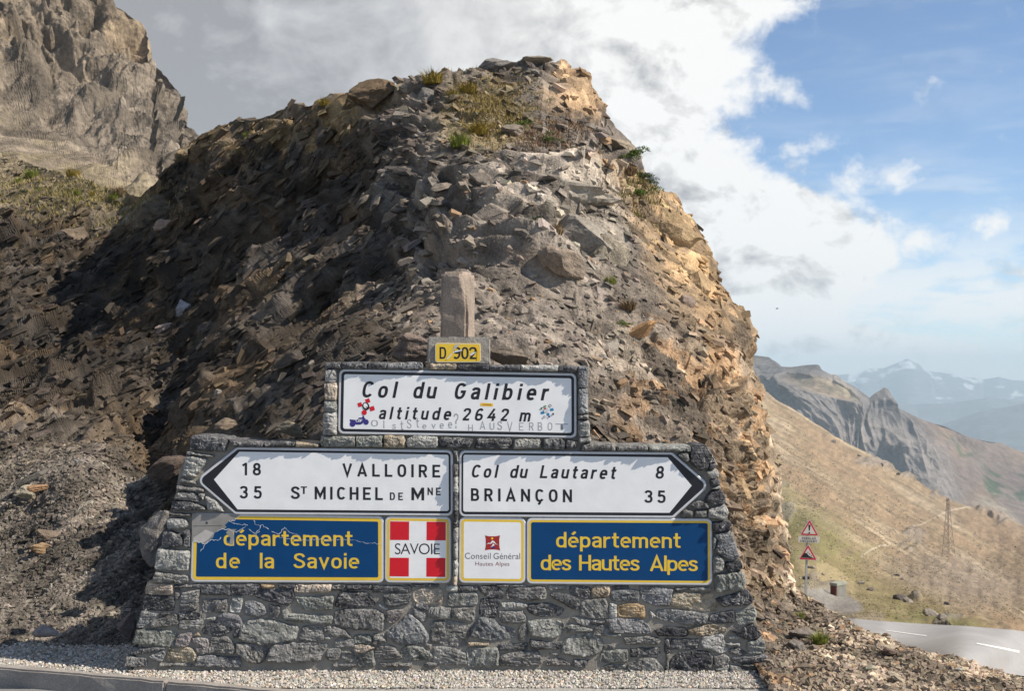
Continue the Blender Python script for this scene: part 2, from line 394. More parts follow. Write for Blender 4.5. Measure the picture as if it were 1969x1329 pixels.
def hill_disp(G, N, PX, PY, SY):
    wr1 = sstep(PX - 0.25 * (PY - 300) + 70 * vnoise(G * 0.5, 91), 640, 860)
    sc = scree_mask(PX, PY, G); am = 1 - 0.8 * sc
    big = fbm(G * 0.45, 3, 5) * 0.38 + ridged(G * np.array([.9, .9, .9]), 3, 8) * 0.16
    qa = G @ FL / np.array([3.6, 1.9, .85]); qb = G @ FR / np.array([3.2, 2.0, .9])
    fold = (ridged(qa, 3, 301) - .1) * (1 - wr1) * .34 + (ridged(qb, 3, 302) - .35) * wr1 * .20 * (1 - .8 * sstep(PX - .25 * (PY - 400), 1150, 1350))
    big = big + fold
    warp = 0.22 * np.stack([vnoise(G * 0.8, 61), vnoise(G * 0.8, 62), vnoise(G * 0.8, 63)], -1)
    def fam(Q, o):
        r = []
        for k, (L, tl, ck, cw) in enumerate((((3.0, 2.2, .50), .9, .7, .05), ((1.15, .8, .17), 1.0, .6, .07), ((.42, .3, .065), 1.1, .5, .1), ((.15, .12, .032), 1.2, .4, .12))):
            r.append(blocks((Q + warp + k) / np.array(L), o + k, tl, ck, cw))
        return r
    ra = fam(G @ FL, 21); rb = fam(G @ FR, 41)
    pick = lambda k, j: np.where(wr1 > 0.5, rb[k][j], ra[k][j])
    (b1, id1), (b2, id2), (b3, id3), (b4, id4) = [(ra[k][0] * (1 - wr1) + rb[k][0] * wr1, pick(k, 1)) for k in range(4)]
    wr = wr1[..., None]
    w1, w2, w3, w4 = [sstep(T / SPC, a_, b_) for T, a_, b_ in ((.45, .7, 2.2), (.16, .8, 2.6), (.065, 1.0, 3.2), (.035, 1.0, 3.2))]
    b1, b2, b3, b4 = blur(b1, 2) * w1, blur(b2, 1) * w2, blur(b3, 1) * w3, b4 * w4
    act = 0.45 + 0.75 * sstep(fbm(G * 0.6 + 7, 2, 33), -0.3, 0.3)
    am = am * (1 - .55 * sstep(PX, 1330, 1430) * sstep(PY, 680, 800))
    d = am * (big + act * (0.17 * b1 + 0.10 * b2)) + (0.45 + 0.55 * am) * (1 + .5 * wr1) * (0.044 * b3 + 0.022 * b4)
    d = d + sc * (0.05 * fbm(G * 1.6, 3, 41) + 0.02 * b3)
    # close to the wall and where the hill meets the gravel keep the relief low
    keep = 1 - (1 - sstep(G[..., 1], 9.9, 11.0)) * 0.75
    d = d * keep * (.45 + .55 * sstep(PY - SY, 0, 40))
    scale = np.clip((G[..., 1] / 14.0) ** 0.5, 0.8, 1.8)
    X = G + N * (d * scale)[..., None]
    near = (PX > 200) & (PX < 1500) & (G[..., 2] < 2.7)
    X[..., 1] = np.where(near, np.maximum(X[..., 1], np.interp(PX, [1466, 1492], [9.74, 8.3])), X[..., 1])
    return X, (id1, id2, id3, wr[..., 0], sc, d)
def blob(PX, PY, cx, cy, rx, ry, a=0.6, b=1.15, rot=0):
    c, s = math.cos(math.radians(rot)), math.sin(math.radians(rot))
    x = (PX - cx) * c + (PY - cy) * s; y = -(PX - cx) * s + (PY - cy) * c
    return 1 - sstep(np.hypot(x / rx, y / ry), a, b)
def lerp(a, b, m): return a + (b - a) * m[..., None]
def hill_col(G, PX, PY, ids):
    id1, id2, id3, wr, sc, d = ids
    nz = fbm(G * 0.9, 4, 71); nf = fbm(G * 3.1, 4, 72); nw = fbm(G * 0.35, 2, 73)
    jx = PX + 35 * nz; jy = PY + 35 * nf
    A = np.array
    c = np.zeros(G.shape) + A([.172, .146, .120])
    c = lerp(c, A([.062, .050, .038]), 1 - wr)                                     # brown shale of the left flank, colour darkened to deepen its shade
    c = lerp(c, A([.15, .105, .062]), (1 - wr) * sstep(nz + 0.5 * nf, 0.05, 0.35) * 0.55)
    c = lerp(c, A([.23, .165, .085]), blob(jx, jy, 560, 240, 230, 60, rot=-14) * 0.75)
    c = lerp(c, A([.105, .092, .08]), sstep(nf - nz, 0.05, 0.4) * 0.6)
    c = lerp(c, A([.37, .32, .26]), blob(jx, jy, 1070, 380, 160, 75) * sstep(id2 + .4 * nf, 0.25, 0.5) * .8)     # pale slabs
    c = lerp(c, A([.28, .245, .20]), blob(jx, jy, 1110, 470, 110, 90) * .8)
    c = lerp(c, A([.33, .28, .22]), blob(jx, jy, 1190, 660, 60, 50) * .7)
    c = lerp(c, A([.22, .20, .175]), blob(jx, jy, 780, 400, 70, 60) * .5)
    c = lerp(c, A([.40, .27, .155]), blob(jx, jy, 1100, 175, 60, 90) * .85)
    sp = np.array(HILL_SKY, float); m = (sp[:, 0] >= 1085) & (sp[:, 0] <= 1530)
    ex = np.interp(PY, sp[m, 1], sp[m, 0]); de = ex - PX
    och = (1 - sstep(de + 45 * nf + 30 * nz, 60, 170)) * (PX > 1060) * (PY > 330) * (PY < 1160)
    c = lerp(c, A([.345, .24, .13]), och * .85)
    c = lerp(c, A([.37, .245, .13]), och * sstep(nf + .6 * (id2 - .5), 0.12, 0.34) * .7)
    c = lerp(c, A([.12, .09, .065]), och * sstep(-nf + .6 * (id3 - .5), 0.12, 0.36) * .8)
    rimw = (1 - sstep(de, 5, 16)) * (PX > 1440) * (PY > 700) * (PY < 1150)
    c = lerp(c, A([.55, .44, .31]), rimw * .8)  # sunlit lower rim of the cliff painted in as a pale cream edge
    org = sstep(PX, 1120, 1260) * sstep(PY, 560, 680)
    c = lerp(c, A([.215, .172, .128]), org * .6)
    c = lerp(c, A([.36, .225, .12]), org * sstep(nf + 0.5 * (id2 - 0.5) + .25 * nz, 0.22, 0.40) * .65)
    c = lerp(c, A([.175, .15, .125]), blob(jx, jy, 900, 590, 260, 110) * .6)
    c = lerp(c, A([.165, .145, .122]), blob(jx, jy, 100, 1080, 260, 260) * .85)
    c = lerp(c, A([.31, .25, .185]), sstep(PX, 1480, 1560) * sstep(PY, 1080, 1160) * .85)
    c = lerp(c, A([.22, .18, .12]), (1 - sstep(PX, 260, 340)) * (1 - sstep(PY, 380, 460)) * .8)
    c = lerp(c, A([.22, .17, .08]), blob(jx, jy, 930, 235, 95, 75) * .6)
    # shade of the far left flank painted in as a darker patch
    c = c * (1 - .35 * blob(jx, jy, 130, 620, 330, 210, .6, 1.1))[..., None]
    fk = fbm(G * 11, 3, 79)
    c = c * (1 + .45 * fk[..., None])
    k = (0.62 + 0.76 * id2) * (0.76 + 0.48 * id3) * (0.82 + 0.36 * id1)  # each plate has its own tone
    c = c * k[..., None]
    return c
cols = np.concatenate([np.arange(-1100, -220, 22.0), np.arange(-220, 0, 8.0), np.arange(0, 1420, 2.0), np.arange(1420, 1540, 0.8), np.arange(1540, 1990, 2.2), np.arange(1990, 2300, 10.0)])
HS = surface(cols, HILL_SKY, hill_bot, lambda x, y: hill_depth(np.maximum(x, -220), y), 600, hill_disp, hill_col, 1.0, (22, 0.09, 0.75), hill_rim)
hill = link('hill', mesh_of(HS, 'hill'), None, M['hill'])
tag(hill, 'steep broken shale hill behind the stone sign wall', None, None, 'structure')

# --- mountain at upper left
MS = [(-500,-900),(-200,-500),(60,-260),(180,-90),(225,10),(255,32),(280,52),(292,75),(297,100),(299,118),(312,128),(330,150),(342,175),(346,205),(360,235),(368,252),(392,272),(430,305),(520,400),(700,520)]
MDp = [(24,30,190),(24,200,165),(24,320,110),(300,350,120),(300,130,195),(392,272,175),(200,10,200),(150,150,180),(150,300,130),(-400,0,190),(-400,300,110),(600,470,140),(600,600,100),(24,500,70),(300,500,80),(100,-250,230)]
md = rbf([(a, b) for a, b, c in MDp], [c for a, b, c in MDp])
def m_disp(G, N, PX, PY, SY):
    fr = frame((math.sin(math.radians(35)), -0.5, math.cos(math.radians(35))), (math.cos(math.radians(35)), 0, -math.sin(math.radians(35))))
    q = G @ fr + 2.0 * np.stack([vnoise(G * .08, 161), vnoise(G * .08, 162), vnoise(G * .08, 163)], -1)
    crag = 1 - .85 * sstep(PY - (PX * 0.72) + 40 * fbm(G * .05, 3, 199), 110, 260)
    big = fbm(G * 0.035, 3, 105) * 6 + ridged(G * 0.07, 4, 108) * 2.4
    b1, id1 = blocks(q / np.array([17, 15, 9]), 121, 1.2, .8, .06)
    b2, id2 = blocks(q / np.array([6, 5.5, 3]), 122, 1.2, .6, .08)
    b3, id3 = blocks(q / np.array([2.2, 2, 1.0]), 123, 1.2, .5, .1)
    b1, b2, b3 = blur(b1, 4), blur(b2, 3) * sstep(3 / SPC, .9, 3), blur(b3, 1) * sstep(1 / SPC, .9, 3)
    d = (0.12 + 0.88 * crag) * (big + 2.0 * b1 + 1.8 * b2) + (0.25 + .75 * crag) * .7 * b3 + crag * (.7 * ridged(G * .4, 3, 190) + 1.0 * ridged(G @ fr / np.array([16, 9, 4]), 3, 191))
    d = d * (.4 + .6 * sstep(PY - SY, 0, 30))
    return G + N * d[..., None], (id1, id2, id3, crag)
def m_col(G, PX, PY, ids):
    id1, id2, id3, crag = ids
    nz = fbm(G * 0.05, 4, 171); nf = fbm(G * 0.3, 4, 172)
    A = np.array
    c = np.zeros(G.shape) + A([.19, .155, .115])
    c = lerp(c, A([.24, .18, .115]), crag * sstep(nz, -.1, .3) * .7 * (1 - sstep(PY, 80, 170)))
    c = lerp(c, A([.14, .12, .097]), crag * sstep(PY, 120, 220) * .6)
    gr = (1 - crag) * sstep(PY - PX * .5, 180, 260) * sstep(nf + nz, -0.1, 0.2)
    c = lerp(c, A([.22, .19, .09]), gr * .6)
    c = lerp(c, A([.30, .24, .17]), (1 - crag) * sstep(PY, 240, 330) * .4)
    return c * (0.7 + .6 * id2)[..., None] * (0.75 + .5 * id3)[..., None] * (1 + .3 * nf)[..., None]
mcols = np.concatenate([np.arange(-1300, -500, 30.0), np.arange(-500, 0, 12.0), np.arange(0, 420, 1.3), np.arange(420, 700, 14.0)])
MSf = surface(mcols, MS, lambda p: np.full_like(p, 620.0), lambda x, y: md(np.maximum(x, -450), y), 420, m_disp, m_col, 1.0, (10, 4, 1.2))
mountain = link('mountain', mesh_of(MSf, 'mountain'), None, M['mount'])
tag(mountain, 'jagged grey rock peak with scree skirt at upper left', None, None, 'structure')

# --- valley side with the road, right
VS = [(600,330),(1300,660),(1400,715),(1480,762),(1560,812),(1600,838),(1640,858),(1700,888),(1760,925),(1800,950),(1850,972),(1870,978),(1905,985),(1945,1003),(2100,1060),(2600,1150)]
VDp = [(1480,765,950),(1600,838,950),(1700,890,950),(1800,950,930),(1945,1005,800),(1480,900,560),(1480,1000,330),(1480,1100,110),(1600,1000,360),(1600,1060,180),(1560,1100,95),(1545,1143,50),(1612,1148,74),(1600,1168,52),(1700,1100,220),(1700,1150,90),(1822,1078,400),(1822,1040,500),(1900,1090,400),(1945,1150,150),(1800,1150,105),(1750,1185,42),
(1945,1215,24.5),(1850,1209,24.6),(1700,1203,25),(1640,1196,26),(1700,1250,22.6),(1945,1288,21.0),(1640,1235,23.4),(1700,1340,19.3),(1500,1340,19.5),(1300,1340,19.5),(1300,700,900),(1300,1100,110),(2400,1120,500),(2400,1230,24),(2400,1340,19),(1000,600,700),(1000,1100,110),(1000,1340,19.5),(1700,1500,15),(1200,1500,15),(2400,1500,14.5)]
vdl = rbf([(a, b) for a, b, c in VDp], [math.log(c) for a, b, c in VDp])
vd = lambda x, y: np.exp(np.clip(vdl(x, y), 2.5, 7.2))
ROAD_TOP = [(1500,1185),(1580,1190),(1640,1196),(1700,1201),(1780,1206),(1860,1211),(1945,1218),(2100,1232),(2400,1262)]
ROAD_BOT = [(1500,1262),(1640,1262),(1700,1275),(1945,1306),(2100,1330),(2400,1385)]
def road_mask(PX, PY, pad=0):
    t = np.interp(PX, *np.array(ROAD_TOP, float).T); b = np.interp(PX, *np.array(ROAD_BOT, float).T)
    return (PY > t - pad) & (PY < b + pad) & (PX > 1480)
def lay_mask(PX, PY): return blob(PX, PY, 1602, 1158, 62, 22, .8, 1.05, rot=14)
def v_disp(G, N, PX, PY, SY):
    sc = G[..., 1]
    g = G * np.array([1, .6, 1])
    amp = np.clip(sc / 400, 0.03, 2.0)
    flat = np.clip(road_mask(PX, PY, 3) * 1.0 + lay_mask(PX, PY), 0, 1)
    q = g / np.clip(sc, 25, 1000)[..., None]
    d = amp * (fbm(q * 14, 4, 205) * 2.2 + fbm(q * 60, 3, 207) * 1.0)
    st, ids = blocks(np.stack([PX * .05 + PY * .02, PY * .09, q[..., 1] * 3], -1), 231, 1, .3, .1)
    rocky = sstep(fbm(np.stack([PX * .012, PY * .02, PX * 0], -1), 4, 233), .22, .34) * (1 - blob(PX, PY, 1825, 1075, 70, 60, .6, 1.2))
    d = d + rocky * amp * 2.2 * blur(np.abs(st), 2)
    d = d * (1 - flat)
    return G + N * d[..., None] * 0.7, (ids, rocky, flat)
def v_col(G, PX, PY, ids):
    idb, rocky, flat = ids
    A = np.array
    # fall lines run down to the right
    u = (PX + 1.45 * PY) ; w = (PY - 0.62 * PX)
    streak = fbm(np.stack([PX * .004 + PY * .004, w * .055, PX * 0], -1), 5, 301)
    pat = fbm(np.stack([PX * .012, PY * .02, PX * 0 + 4], -1), 5, 302)
    fine = fbm(np.stack([PX * .12, PY * .2, PX * 0 + 9], -1), 3, 303)
    c = np.zeros(G.shape) + A([.225, .168, .102])
    st2 = fbm(np.stack([u * .006, w * .30, PX * 0 + 2], -1), 4, 304)
    c = lerp(c, A([.295, .232, .155]), sstep(streak, .02, .4) * .8)
    c = c * (1 + .38 * st2[..., None])
    c = lerp(c, A([.25, .175, .105]), sstep(-streak, .0, .4) * .7)
    dl = (PY - (940 + (PX - 1500) * 0.66))
    low = sstep(dl + 50 * pat, -10, 70)
    c = lerp(c, A([.20, .165, .07]), low * .75)
    c = lerp(c, A([.33, .26, .15]), low * sstep(streak + .4 * pat, .05, .35) * .6)
    c = lerp(c, A([.15, .15, .05]), low * sstep(pat + .4 * fine, .1, .4) * .55)
    c = lerp(c, A([.22, .18, .145]), blob(PX, PY, 1850, 1120, 150, 55, .3, 1.3, 12) * .5)
    c = lerp(c, A([.23, .16, .10]), blob(PX, PY, 1915, 1020, 90, 35, .5, 1.1, 20) * .7)
    c = lerp(c, A([.19, .165, .14]), rocky * .65)
    pth = np.abs(PY - (1085 - 0.28 * (PX - 1640) - 18 * np.sin((PX - 1640) * .03))) < 1.3
    c = lerp(c, A([.50, .43, .34]), (pth & (PX > 1655) & (PX < 1712)) * .6)
    pth2 = np.abs(PY - (1010 - 0.3 * (PX - 1760) + 6 * np.sin((PX - 1740) * .05))) < 1.2
    c = lerp(c, A([.50, .43, .34]), (pth2 & (PX > 1755) & (PX < 1865)) * .5)
    c = lerp(c, A([.22, .205, .19]), lay_mask(PX, PY) * .9)
    sh = sstep(PY, 1168, 1190) * (PX < 1700)
    c = lerp(c, A([.24, .195, .14]), sh * .7)
    fi2 = fbm(np.stack([PX * .45, PY * .6, PX * 0 + 19], -1), 2, 305)
    c = c * (1 + .32 * fine[..., None]) * (1 + .28 * fi2[..., None])
    tus = sstep(fi2 + .5 * fine, .25, .5) * low
    c = lerp(c, A([.10, .09, .035]), tus * .5)
    return np.clip(c, .02, .8)
vcols = np.concatenate([np.arange(600, 1400, 25.0), np.arange(1400, 1460, 4.0), np.arange(1460, 1985, 1.5), np.arange(1985, 2600, 20.0)])
VSf = surface(vcols, VS, lambda p: np.full_like(p, 1500.0), vd, 430, v_disp, v_col, 1.15, (8, 40, .5))
valley = link('valley_slope', mesh_of(VSf, 'valley_slope', True), None, M['valley'])
tag(valley, 'dry tan grass mountainside falling to the right', None, None, 'structure')

# --- middle rocky ridge
RS = [(900,560),(1300,640),(1440,682),(1478,687),(1500,705),(1520,706),(1548,702),(1570,701),(1578,712),(1600,722),(1604,720),(1620,732),(1645,745),(1672,766),(1682,758),(1700,745),(1707,748),(1715,764),(1720,782),(1740,792),(1775,808),(1820,822),(1860,840),(1900,850),(1925,852),(1945,862),(2050,900),(2600,1000)]
RDp = [(1440,690,2600),(1570,703,2260),(1700,752,2180),(1800,815,2190),(1945,860,2350),(1500,780,2200),(1600,840,2150),(1700,900,2080),(1800,960,1990),(1945,1010,1900),(1945,930,2150),(1850,900,2110),(1650,800,2180),(1300,800,2200),(2400,1000,2200),(2400,1200,1400),(1300,1000,2000),(1600,1150,1900),(900,800,2200),(1000,1100,1300)]
rdf = rbf([(a, b) for a, b, c in RDp], [c for a, b, c in RDp])
def cliffm(PX, PY):
    m = 1 - sstep(PX - (1730 + (PY - 800) * .55), -20, 60)
    m = m * (1 - blob(PX, PY, 1590, 745, 62, 17, .7, 1.1, 22))
    return m
def r_disp(G, N, PX, PY, SY):
    cm = cliffm(PX, PY)
    g = G * np.array([1, .35, .30])
    fl = ridged(g * .014 + 3, 4, 401); fl2 = ridged(g * .045, 3, 402)
    big = fbm(G * np.array([1, .5, 1]) * .006, 3, 403)
    sm = fbm(G * .02, 4, 404)
    edge = sstep(PY - SY, 0, 22)
    N = N * np.array([1, 1, 0.0])
    d = cm * (fl * 44 + fl2 * 15) * (0.05 + .95 * edge) + big * 60 * (.1 + .9 * edge) + sm * 6
    return G + N * d[..., None], (cm, fl, sm)
def r_col(G, PX, PY, ids):
    cm, fl, sm = ids
    A = np.array
    pat = fbm(np.stack([PX * .02, PY * .03, PX * 0], -1), 4, 411)
    c = np.zeros(G.shape) + A([.155, .12, .10])
    c = lerp(c, A([.155, .143, .138]), cm * .95)
    c = lerp(c, A([.235, .205, .18]), cm * sstep(fl, 0.0, .5) * .6)
    c = lerp(c, A([.30, .25, .17]), blob(PX, PY, 1592, 745, 62, 18, .6, 1.1, 22) * .9)
    c = lerp(c, A([.21, .15, .105]), (1 - cm) * sstep(pat, -.1, .3) * .6)
    gr = np.clip(blob(PX + 40 * pat, PY + 25 * sm, 1940, 938, 60, 26, .6, 1.2, 30) + .8 * blob(PX + 40 * pat, PY + 20 * sm, 1860, 866, 60, 9, .4, 1.2, 35), 0, 1) * sstep(pat + sm, -.5, -.1)
    c = lerp(c, A([.035, .065, .03]), gr * .85)
    c = lerp(c, A([.33, .28, .21]), blob(PX, PY, 1915, 985, 60, 18, .5, 1.2, 30) * .7)
    return c
rcols = np.concatenate([np.arange(900, 1430, 20.0), np.arange(1430, 1985, 1.6), np.arange(1985, 2600, 20.0)])
RSf = surface(rcols, RS, lambda p: np.interp(p, [900, 1450, 1960, 2600], [900, 900, 1130, 1200]), rdf, 220, r_disp, r_col, 1.0, (8, 90, .6))
ridge = link('rocky_ridge', mesh_of(RSf, 'rocky_ridge', False), None, M['ridge'])
tag(ridge, 'grey fluted cliff ridge with a pointed knob', None, None, 'structure')

# --- far ranges
def far_range(name, label, sky_pts, depth, drop, bottom, seed, amp, snow):
    def dp(x, y):
        s = np.interp(x, *np.array(sky_pts, float).T); return depth - (y - s) * drop
    def dd(G, N, PX, PY, SY):
        d = (ridged(G * .0009, 5, seed) * amp + fbm(G * .004, 3, seed + 5) * amp * .25) * sstep(PY - SY, -1, 25)
        return G + N * np.array([1, 1, 0]) * d[..., None], (d,)
    def cc(G, PX, PY, ids):
        A = np.array
        c = np.zeros(G.shape) + A([.12, .125, .135])
        n = fbm(np.stack([PX * .05, PY * .09, PX * 0], -1), 4, seed + 9)
        if snow: c = lerp(c, A([.50, .52, .55]), sstep(n + .35 * (1 - sstep(PY, 690, 765)), .34, .60))
        return c
    S = surface(np.concatenate([np.arange(1000, 1420, 30.0), np.arange(1420, 1990, 2.5), np.arange(1990, 2700, 30.0)]), sky_pts, lambda p: np.full_like(p, float(bottom)), dp, 110, dd, cc, 1.0, (5, 250, .5))
    o = link(name, mesh_of(S, name, True), None, M['far'])
    return tag(o, label, None, None, 'structure')
far_range('far_mountains', 'pale blue snowy range with one high peak', [(1000,740),(1400,735),(1500,728),(1600,722),(1650,718),(1668,709),(1700,708),(1720,700),(1745,689),(1765,698),(1780,713),(1810,717),(1860,724),(1890,730),(1920,725),(1945,731),(2200,745),(2700,760)], 13500, 18, 900, 501, 260, True)
far_range('far_foothills', 'hazy blue foothills below the snowy range', [(1000,800),(1500,790),(1620,775),(1700,770),(1760,778),(1830,775),(1900,765),(1960,770),(2200,790),(2700,800)], 9500, 10, 1050, 551, 180, False)
far_range('blue_spur', 'dark blue mountain spur above the ridge shoulder', [(1000,900),(1650,850),(1760,835),(1830,810),(1890,790),(1960,778),(2200,760),(2700,800)], 7200, 8, 1080, 571, 120, False)
# ------------------------------------------------------------------ near ground, kerb, asphalt
rng = np.random.default_rng(7); random.seed(7)
def sheet(name, x0, x1, y0, y1, z, nx, ny, mat, amp=0.0, seed=0, label=None):
    X, Y = np.meshgrid(np.linspace(x0, x1, nx), np.linspace(y0, y1, ny)); G = np.stack([X, Y, X * 0 + z], -1)
    if amp: G[..., 2] += amp * fbm(G * 2.5, 4, seed)
    idx = np.arange(nx * ny).reshape(ny, nx)
    q = np.stack([idx[:-1, :-1], idx[:-1, 1:], idx[1:, 1:], idx[1:, :-1]], -1).reshape(-1, 4)
    o = link(name, np_mesh(name, G.reshape(-1, 3), quads=q), None, mat)
    return tag(o, label, None, None, 'structure')
M['gravel'] = rock_mat('gravel_ground', attr=False, base=(.36, .35, .325), s1=3, s2=90, lo=.85, hi=1.1, bd=.01, bs=.8, grit=.4)
M['pebble'] = rock_mat('gravel_pebble', s1=20, s2=120, lo=.9, hi=1.1, bd=.002, bs=.4, grit=.15)
M['asphalt'] = rock_mat('asphalt', attr=False, base=(.20, .20, .195), s1=.6, s2=60, lo=.9, hi=1.1, bd=.005, bs=.4, grit=.2)
M['kerb'] = rock_mat('kerb_concrete', attr=False, base=(.30, .275, .25), s1=4, s2=70, lo=.8, hi=1.1, bd=.004, bs=.6, grit=.22)
# kerb line: leaves the frame to the left, runs out under the gravel to the right
KL = pix(24, 1289, 9.22)[:2]; KR = pix(424, 1312, 8.66)[:2]
kd = np.array([KR[0] - KL[0], KR[1] - KL[1]]); kd /= np.linalg.norm(kd); kn = np.array([-kd[1], kd[0]])   # kn points away from the road
gr = sheet('gravel_strip', -14, 14, 8.0, 11.2, -0.012, 240, 60, M['gravel'], 0.012, 3, 'pale gravel strip at the foot of the wall')
# trim the gravel sheet so that it starts behind the kerb
co = np.empty(len(gr.data.vertices) * 3, np.float32); gr.data.vertices.foreach_get('co', co); co = co.reshape(-1, 3)
t_ = (co[:, 0] - KL[0]) / kd[0]; lim = KL[1] + t_ * kd[1] + 0.03
far_ = np.interp(co[:, 0], [1.7, 2.3], [11.2, 9.0]); far_ = np.maximum(far_, lim + .05)
co[:, 1] = lim + (co[:, 1] - 8.0) / 3.2 * (far_ - lim)
gr.data.vertices.foreach_set('co', co.ravel()); gr.data.update()
sheet('road_near', -30, 30, -14, 9.15, -0.13, 3, 3, M['asphalt'], 0, 0, 'grey asphalt road in front of the sign wall')
sheet('ground', -60, 60, -60, 9.2, -0.20, 3, 3, M['asphalt'], 0, 0, 'flat ground under the road')
kroot = empty('kerb', (float(KL[0]), float(KL[1]), 0), 'low pale concrete kerb between road and gravel in the lower left corner', 'kerb')
def rough_box(x0, x1, y0, y1, z0, z1, n=(10, 3, 3), amp=0.004, seed=0, bev=0.012, shape=None):
    bm = bmesh.new()
    bmesh.ops.create_cube(bm, size=1.0, matrix=Matrix.Translation(((x0 + x1) / 2, (y0 + y1) / 2, (z0 + z1) / 2)) @ Matrix.Diagonal((x1 - x0, y1 - y0, z1 - z0, 1)))
    bmesh.ops.bevel(bm, geom=bm.edges[:], offset=bev, segments=2, affect='EDGES')
    for ax, k in enumerate(n):
        lo = (x0, y0, z0)[ax]; hi = (x1, y1, z1)[ax]
        for i in range(1, k):
            c = [0, 0, 0]; c[ax] = lo + (hi - lo) * i / k; nn = [0, 0, 0]; nn[ax] = 1
            bmesh.ops.bisect_plane(bm, geom=bm.verts[:] + bm.edges[:] + bm.faces[:], plane_co=c, plane_no=nn)
    P = np.array([v.co[:] for v in bm.verts])
    dd = np.stack([fbm(P * 9 + s, 3, seed + s) for s in range(3)], -1) * amp
    for v, d in zip(bm.verts, dd): v.co = v.co + Vector(d)
    if shape:
        for v in bm.verts: shape(v)
    me = bpy.data.meshes.new('m'); bm.to_mesh(me); bm.free(); return me
ang = math.atan2(kd[1], kd[0])
for k in range(-4, 8):
    a = k * 1.7 - .35
    me = rough_box(a + .002, a + 1.698, -0.0, 0.10, -0.2, 0.010, (16, 2, 3), .008, 40 + k, .014)
    me.transform(Matrix.Translation((KL[0], KL[1], 0)) @ Matrix.Rotation(ang, 4, 'Z'))
    o = link('kerb_stone', me, kroot, M['kerb'])
# pebbles, laid out as real stones, one joined mesh
def shard_verts(n, rg, flat=0.45, sub=False):
    """n irregular convex lumps: eight jittered corners each"""
    base = np.array([[-1, -1, -1], [1, -1, -1], [1, 1, -1], [-1, 1, -1], [-1, -1, 1], [1, -1, 1], [1, 1, 1], [-1, 1, 1]], float)
    v = np.repeat(base[None], n, 0)
    v[:, 4:, :2] *= rg.uniform(0.35, 1.0, (n, 1, 1))
    v[:, 4:, :2] += rg.uniform(-.35, .35, (n, 1, 2))
    v += rg.uniform(-.38, .38, v.shape)
    v[..., 2] *= flat
    return v
BOXQ = np.array([[0, 3, 2, 1], [4, 5, 6, 7], [0, 1, 5, 4], [1, 2, 6, 5], [2, 3, 7, 6], [3, 0, 4, 7]])
def rotm(a, b, c):
    ca, sa, cb, sb, cc, sc_ = np.cos(a), np.sin(a), np.cos(b), np.sin(b), np.cos(c), np.sin(c)
    z = np.zeros_like(ca); o = z + 1
    Rz = np.stack([np.stack([ca, -sa, z], -1), np.stack([sa, ca, z], -1), np.stack([z, z, o], -1)], -2)
    Rx = np.stack([np.stack([o, z, z], -1), np.stack([z, cb, -sb], -1), np.stack([z, sb, cb], -1)], -2)
    Ry = np.stack([np.stack([cc, z, sc_], -1), np.stack([z, o, z], -1), np.stack([-sc_, z, cc], -1)], -2)
    return Rz @ Rx @ Ry
def stones(name, pos, size, R, colr, flat, mat, rg, parent=None, label=None, wid=None):
    n = len(pos); v = shard_verts(n, rg, flat)
    if wid is not None: v[..., 1] *= wid[:, None]
    v = v * (size / 2)[:, None, None]
    v = np.einsum('nij,nkj->nki', R, v) + pos[:, None, :]
    q = (np.arange(n) * 8)[:, None, None] + BOXQ[None]
    me = np_mesh(name, v.reshape(-1, 3), quads=q.reshape(-1, 4), colors=np.repeat(colr, 8, 0))
    o = link(name, me, parent, mat); o['kind'] = 'stuff'
    if label: o['label'] = label
    return o
n = 34000
px_ = rng.uniform(-60, 2030, n); yv = 8.7 + 1.7 * rng.random(n) ** 1.3
x_ = (px_ - CX) / F * yv
lim = KL[1] + (x_ - KL[0]) / kd[0] * kd[1] + 0.12
ok = (yv > lim) & (x_ < 2.25) & ~((x_ > -2.9) & (x_ < 2.0) & (yv > 9.22) & (yv < 9.6))
x_, yv = x_[ok], yv[ok]; n = len(x_)
sz = rng.uniform(.008, .017, n) * (1 + 0.8 * (rng.random(n) > .96))
pos = np.stack([x_, yv, -0.006 + rng.uniform(0, .006, n)], -1)
cc = np.array([.50, .475, .43]) * rng.uniform(.65, 1.25, (n, 1)) * (1 + rng.uniform(-.06, .06, (n, 3)))
warm = rng.random(n) > .82; cc[warm] *= np.array([1.05, .9, .75])
dark = rng.random(n) > .8; cc[dark] *= .6
R = rotm(rng.uniform(0, 6.3, n), rng.uniform(-.5, .5, n), rng.uniform(-.5, .5, n))
stones('gravel', pos, sz, R, cc, .7, M['pebble'], rng, None, 'loose pale gravel chippings spread along the foot of the wall')

# ------------------------------------------------------------------ loose shards on the hill
def col_on(S, px, py):
    i = np.clip(np.searchsorted(S['px'], px), 0, len(S['px']) - 1)
    t = np.clip((py - S['sy'][i]) / (S['by'][i] - S['sy'][i]), 0, 1) ** (1 / S['power'])
    r = S['nb'] + np.round(t * (S['nrow'] - 1)).astype(int)
    return S['G'][r, i], S['N'][r, i], S['col'][r, i], (t > 0.004) & (t < 1)
def align(Nv, rg, spin, wob, ref=None):
    """rotation whose z axis is Nv, with random spin and wobble"""
    n = len(Nv)
    if ref is None: ref = np.zeros_like(Nv); ref[:, 0] = 1
    x = ref - Nv * (ref * Nv).sum(-1, keepdims=True); x /= np.linalg.norm(x, axis=-1, keepdims=True)
    y = np.cross(Nv, x)
    B = np.stack([x, y, Nv], -1)
    return B @ rotm(spin, rg.uniform(-wob, wob, n), rg.uniform(-wob, wob, n))
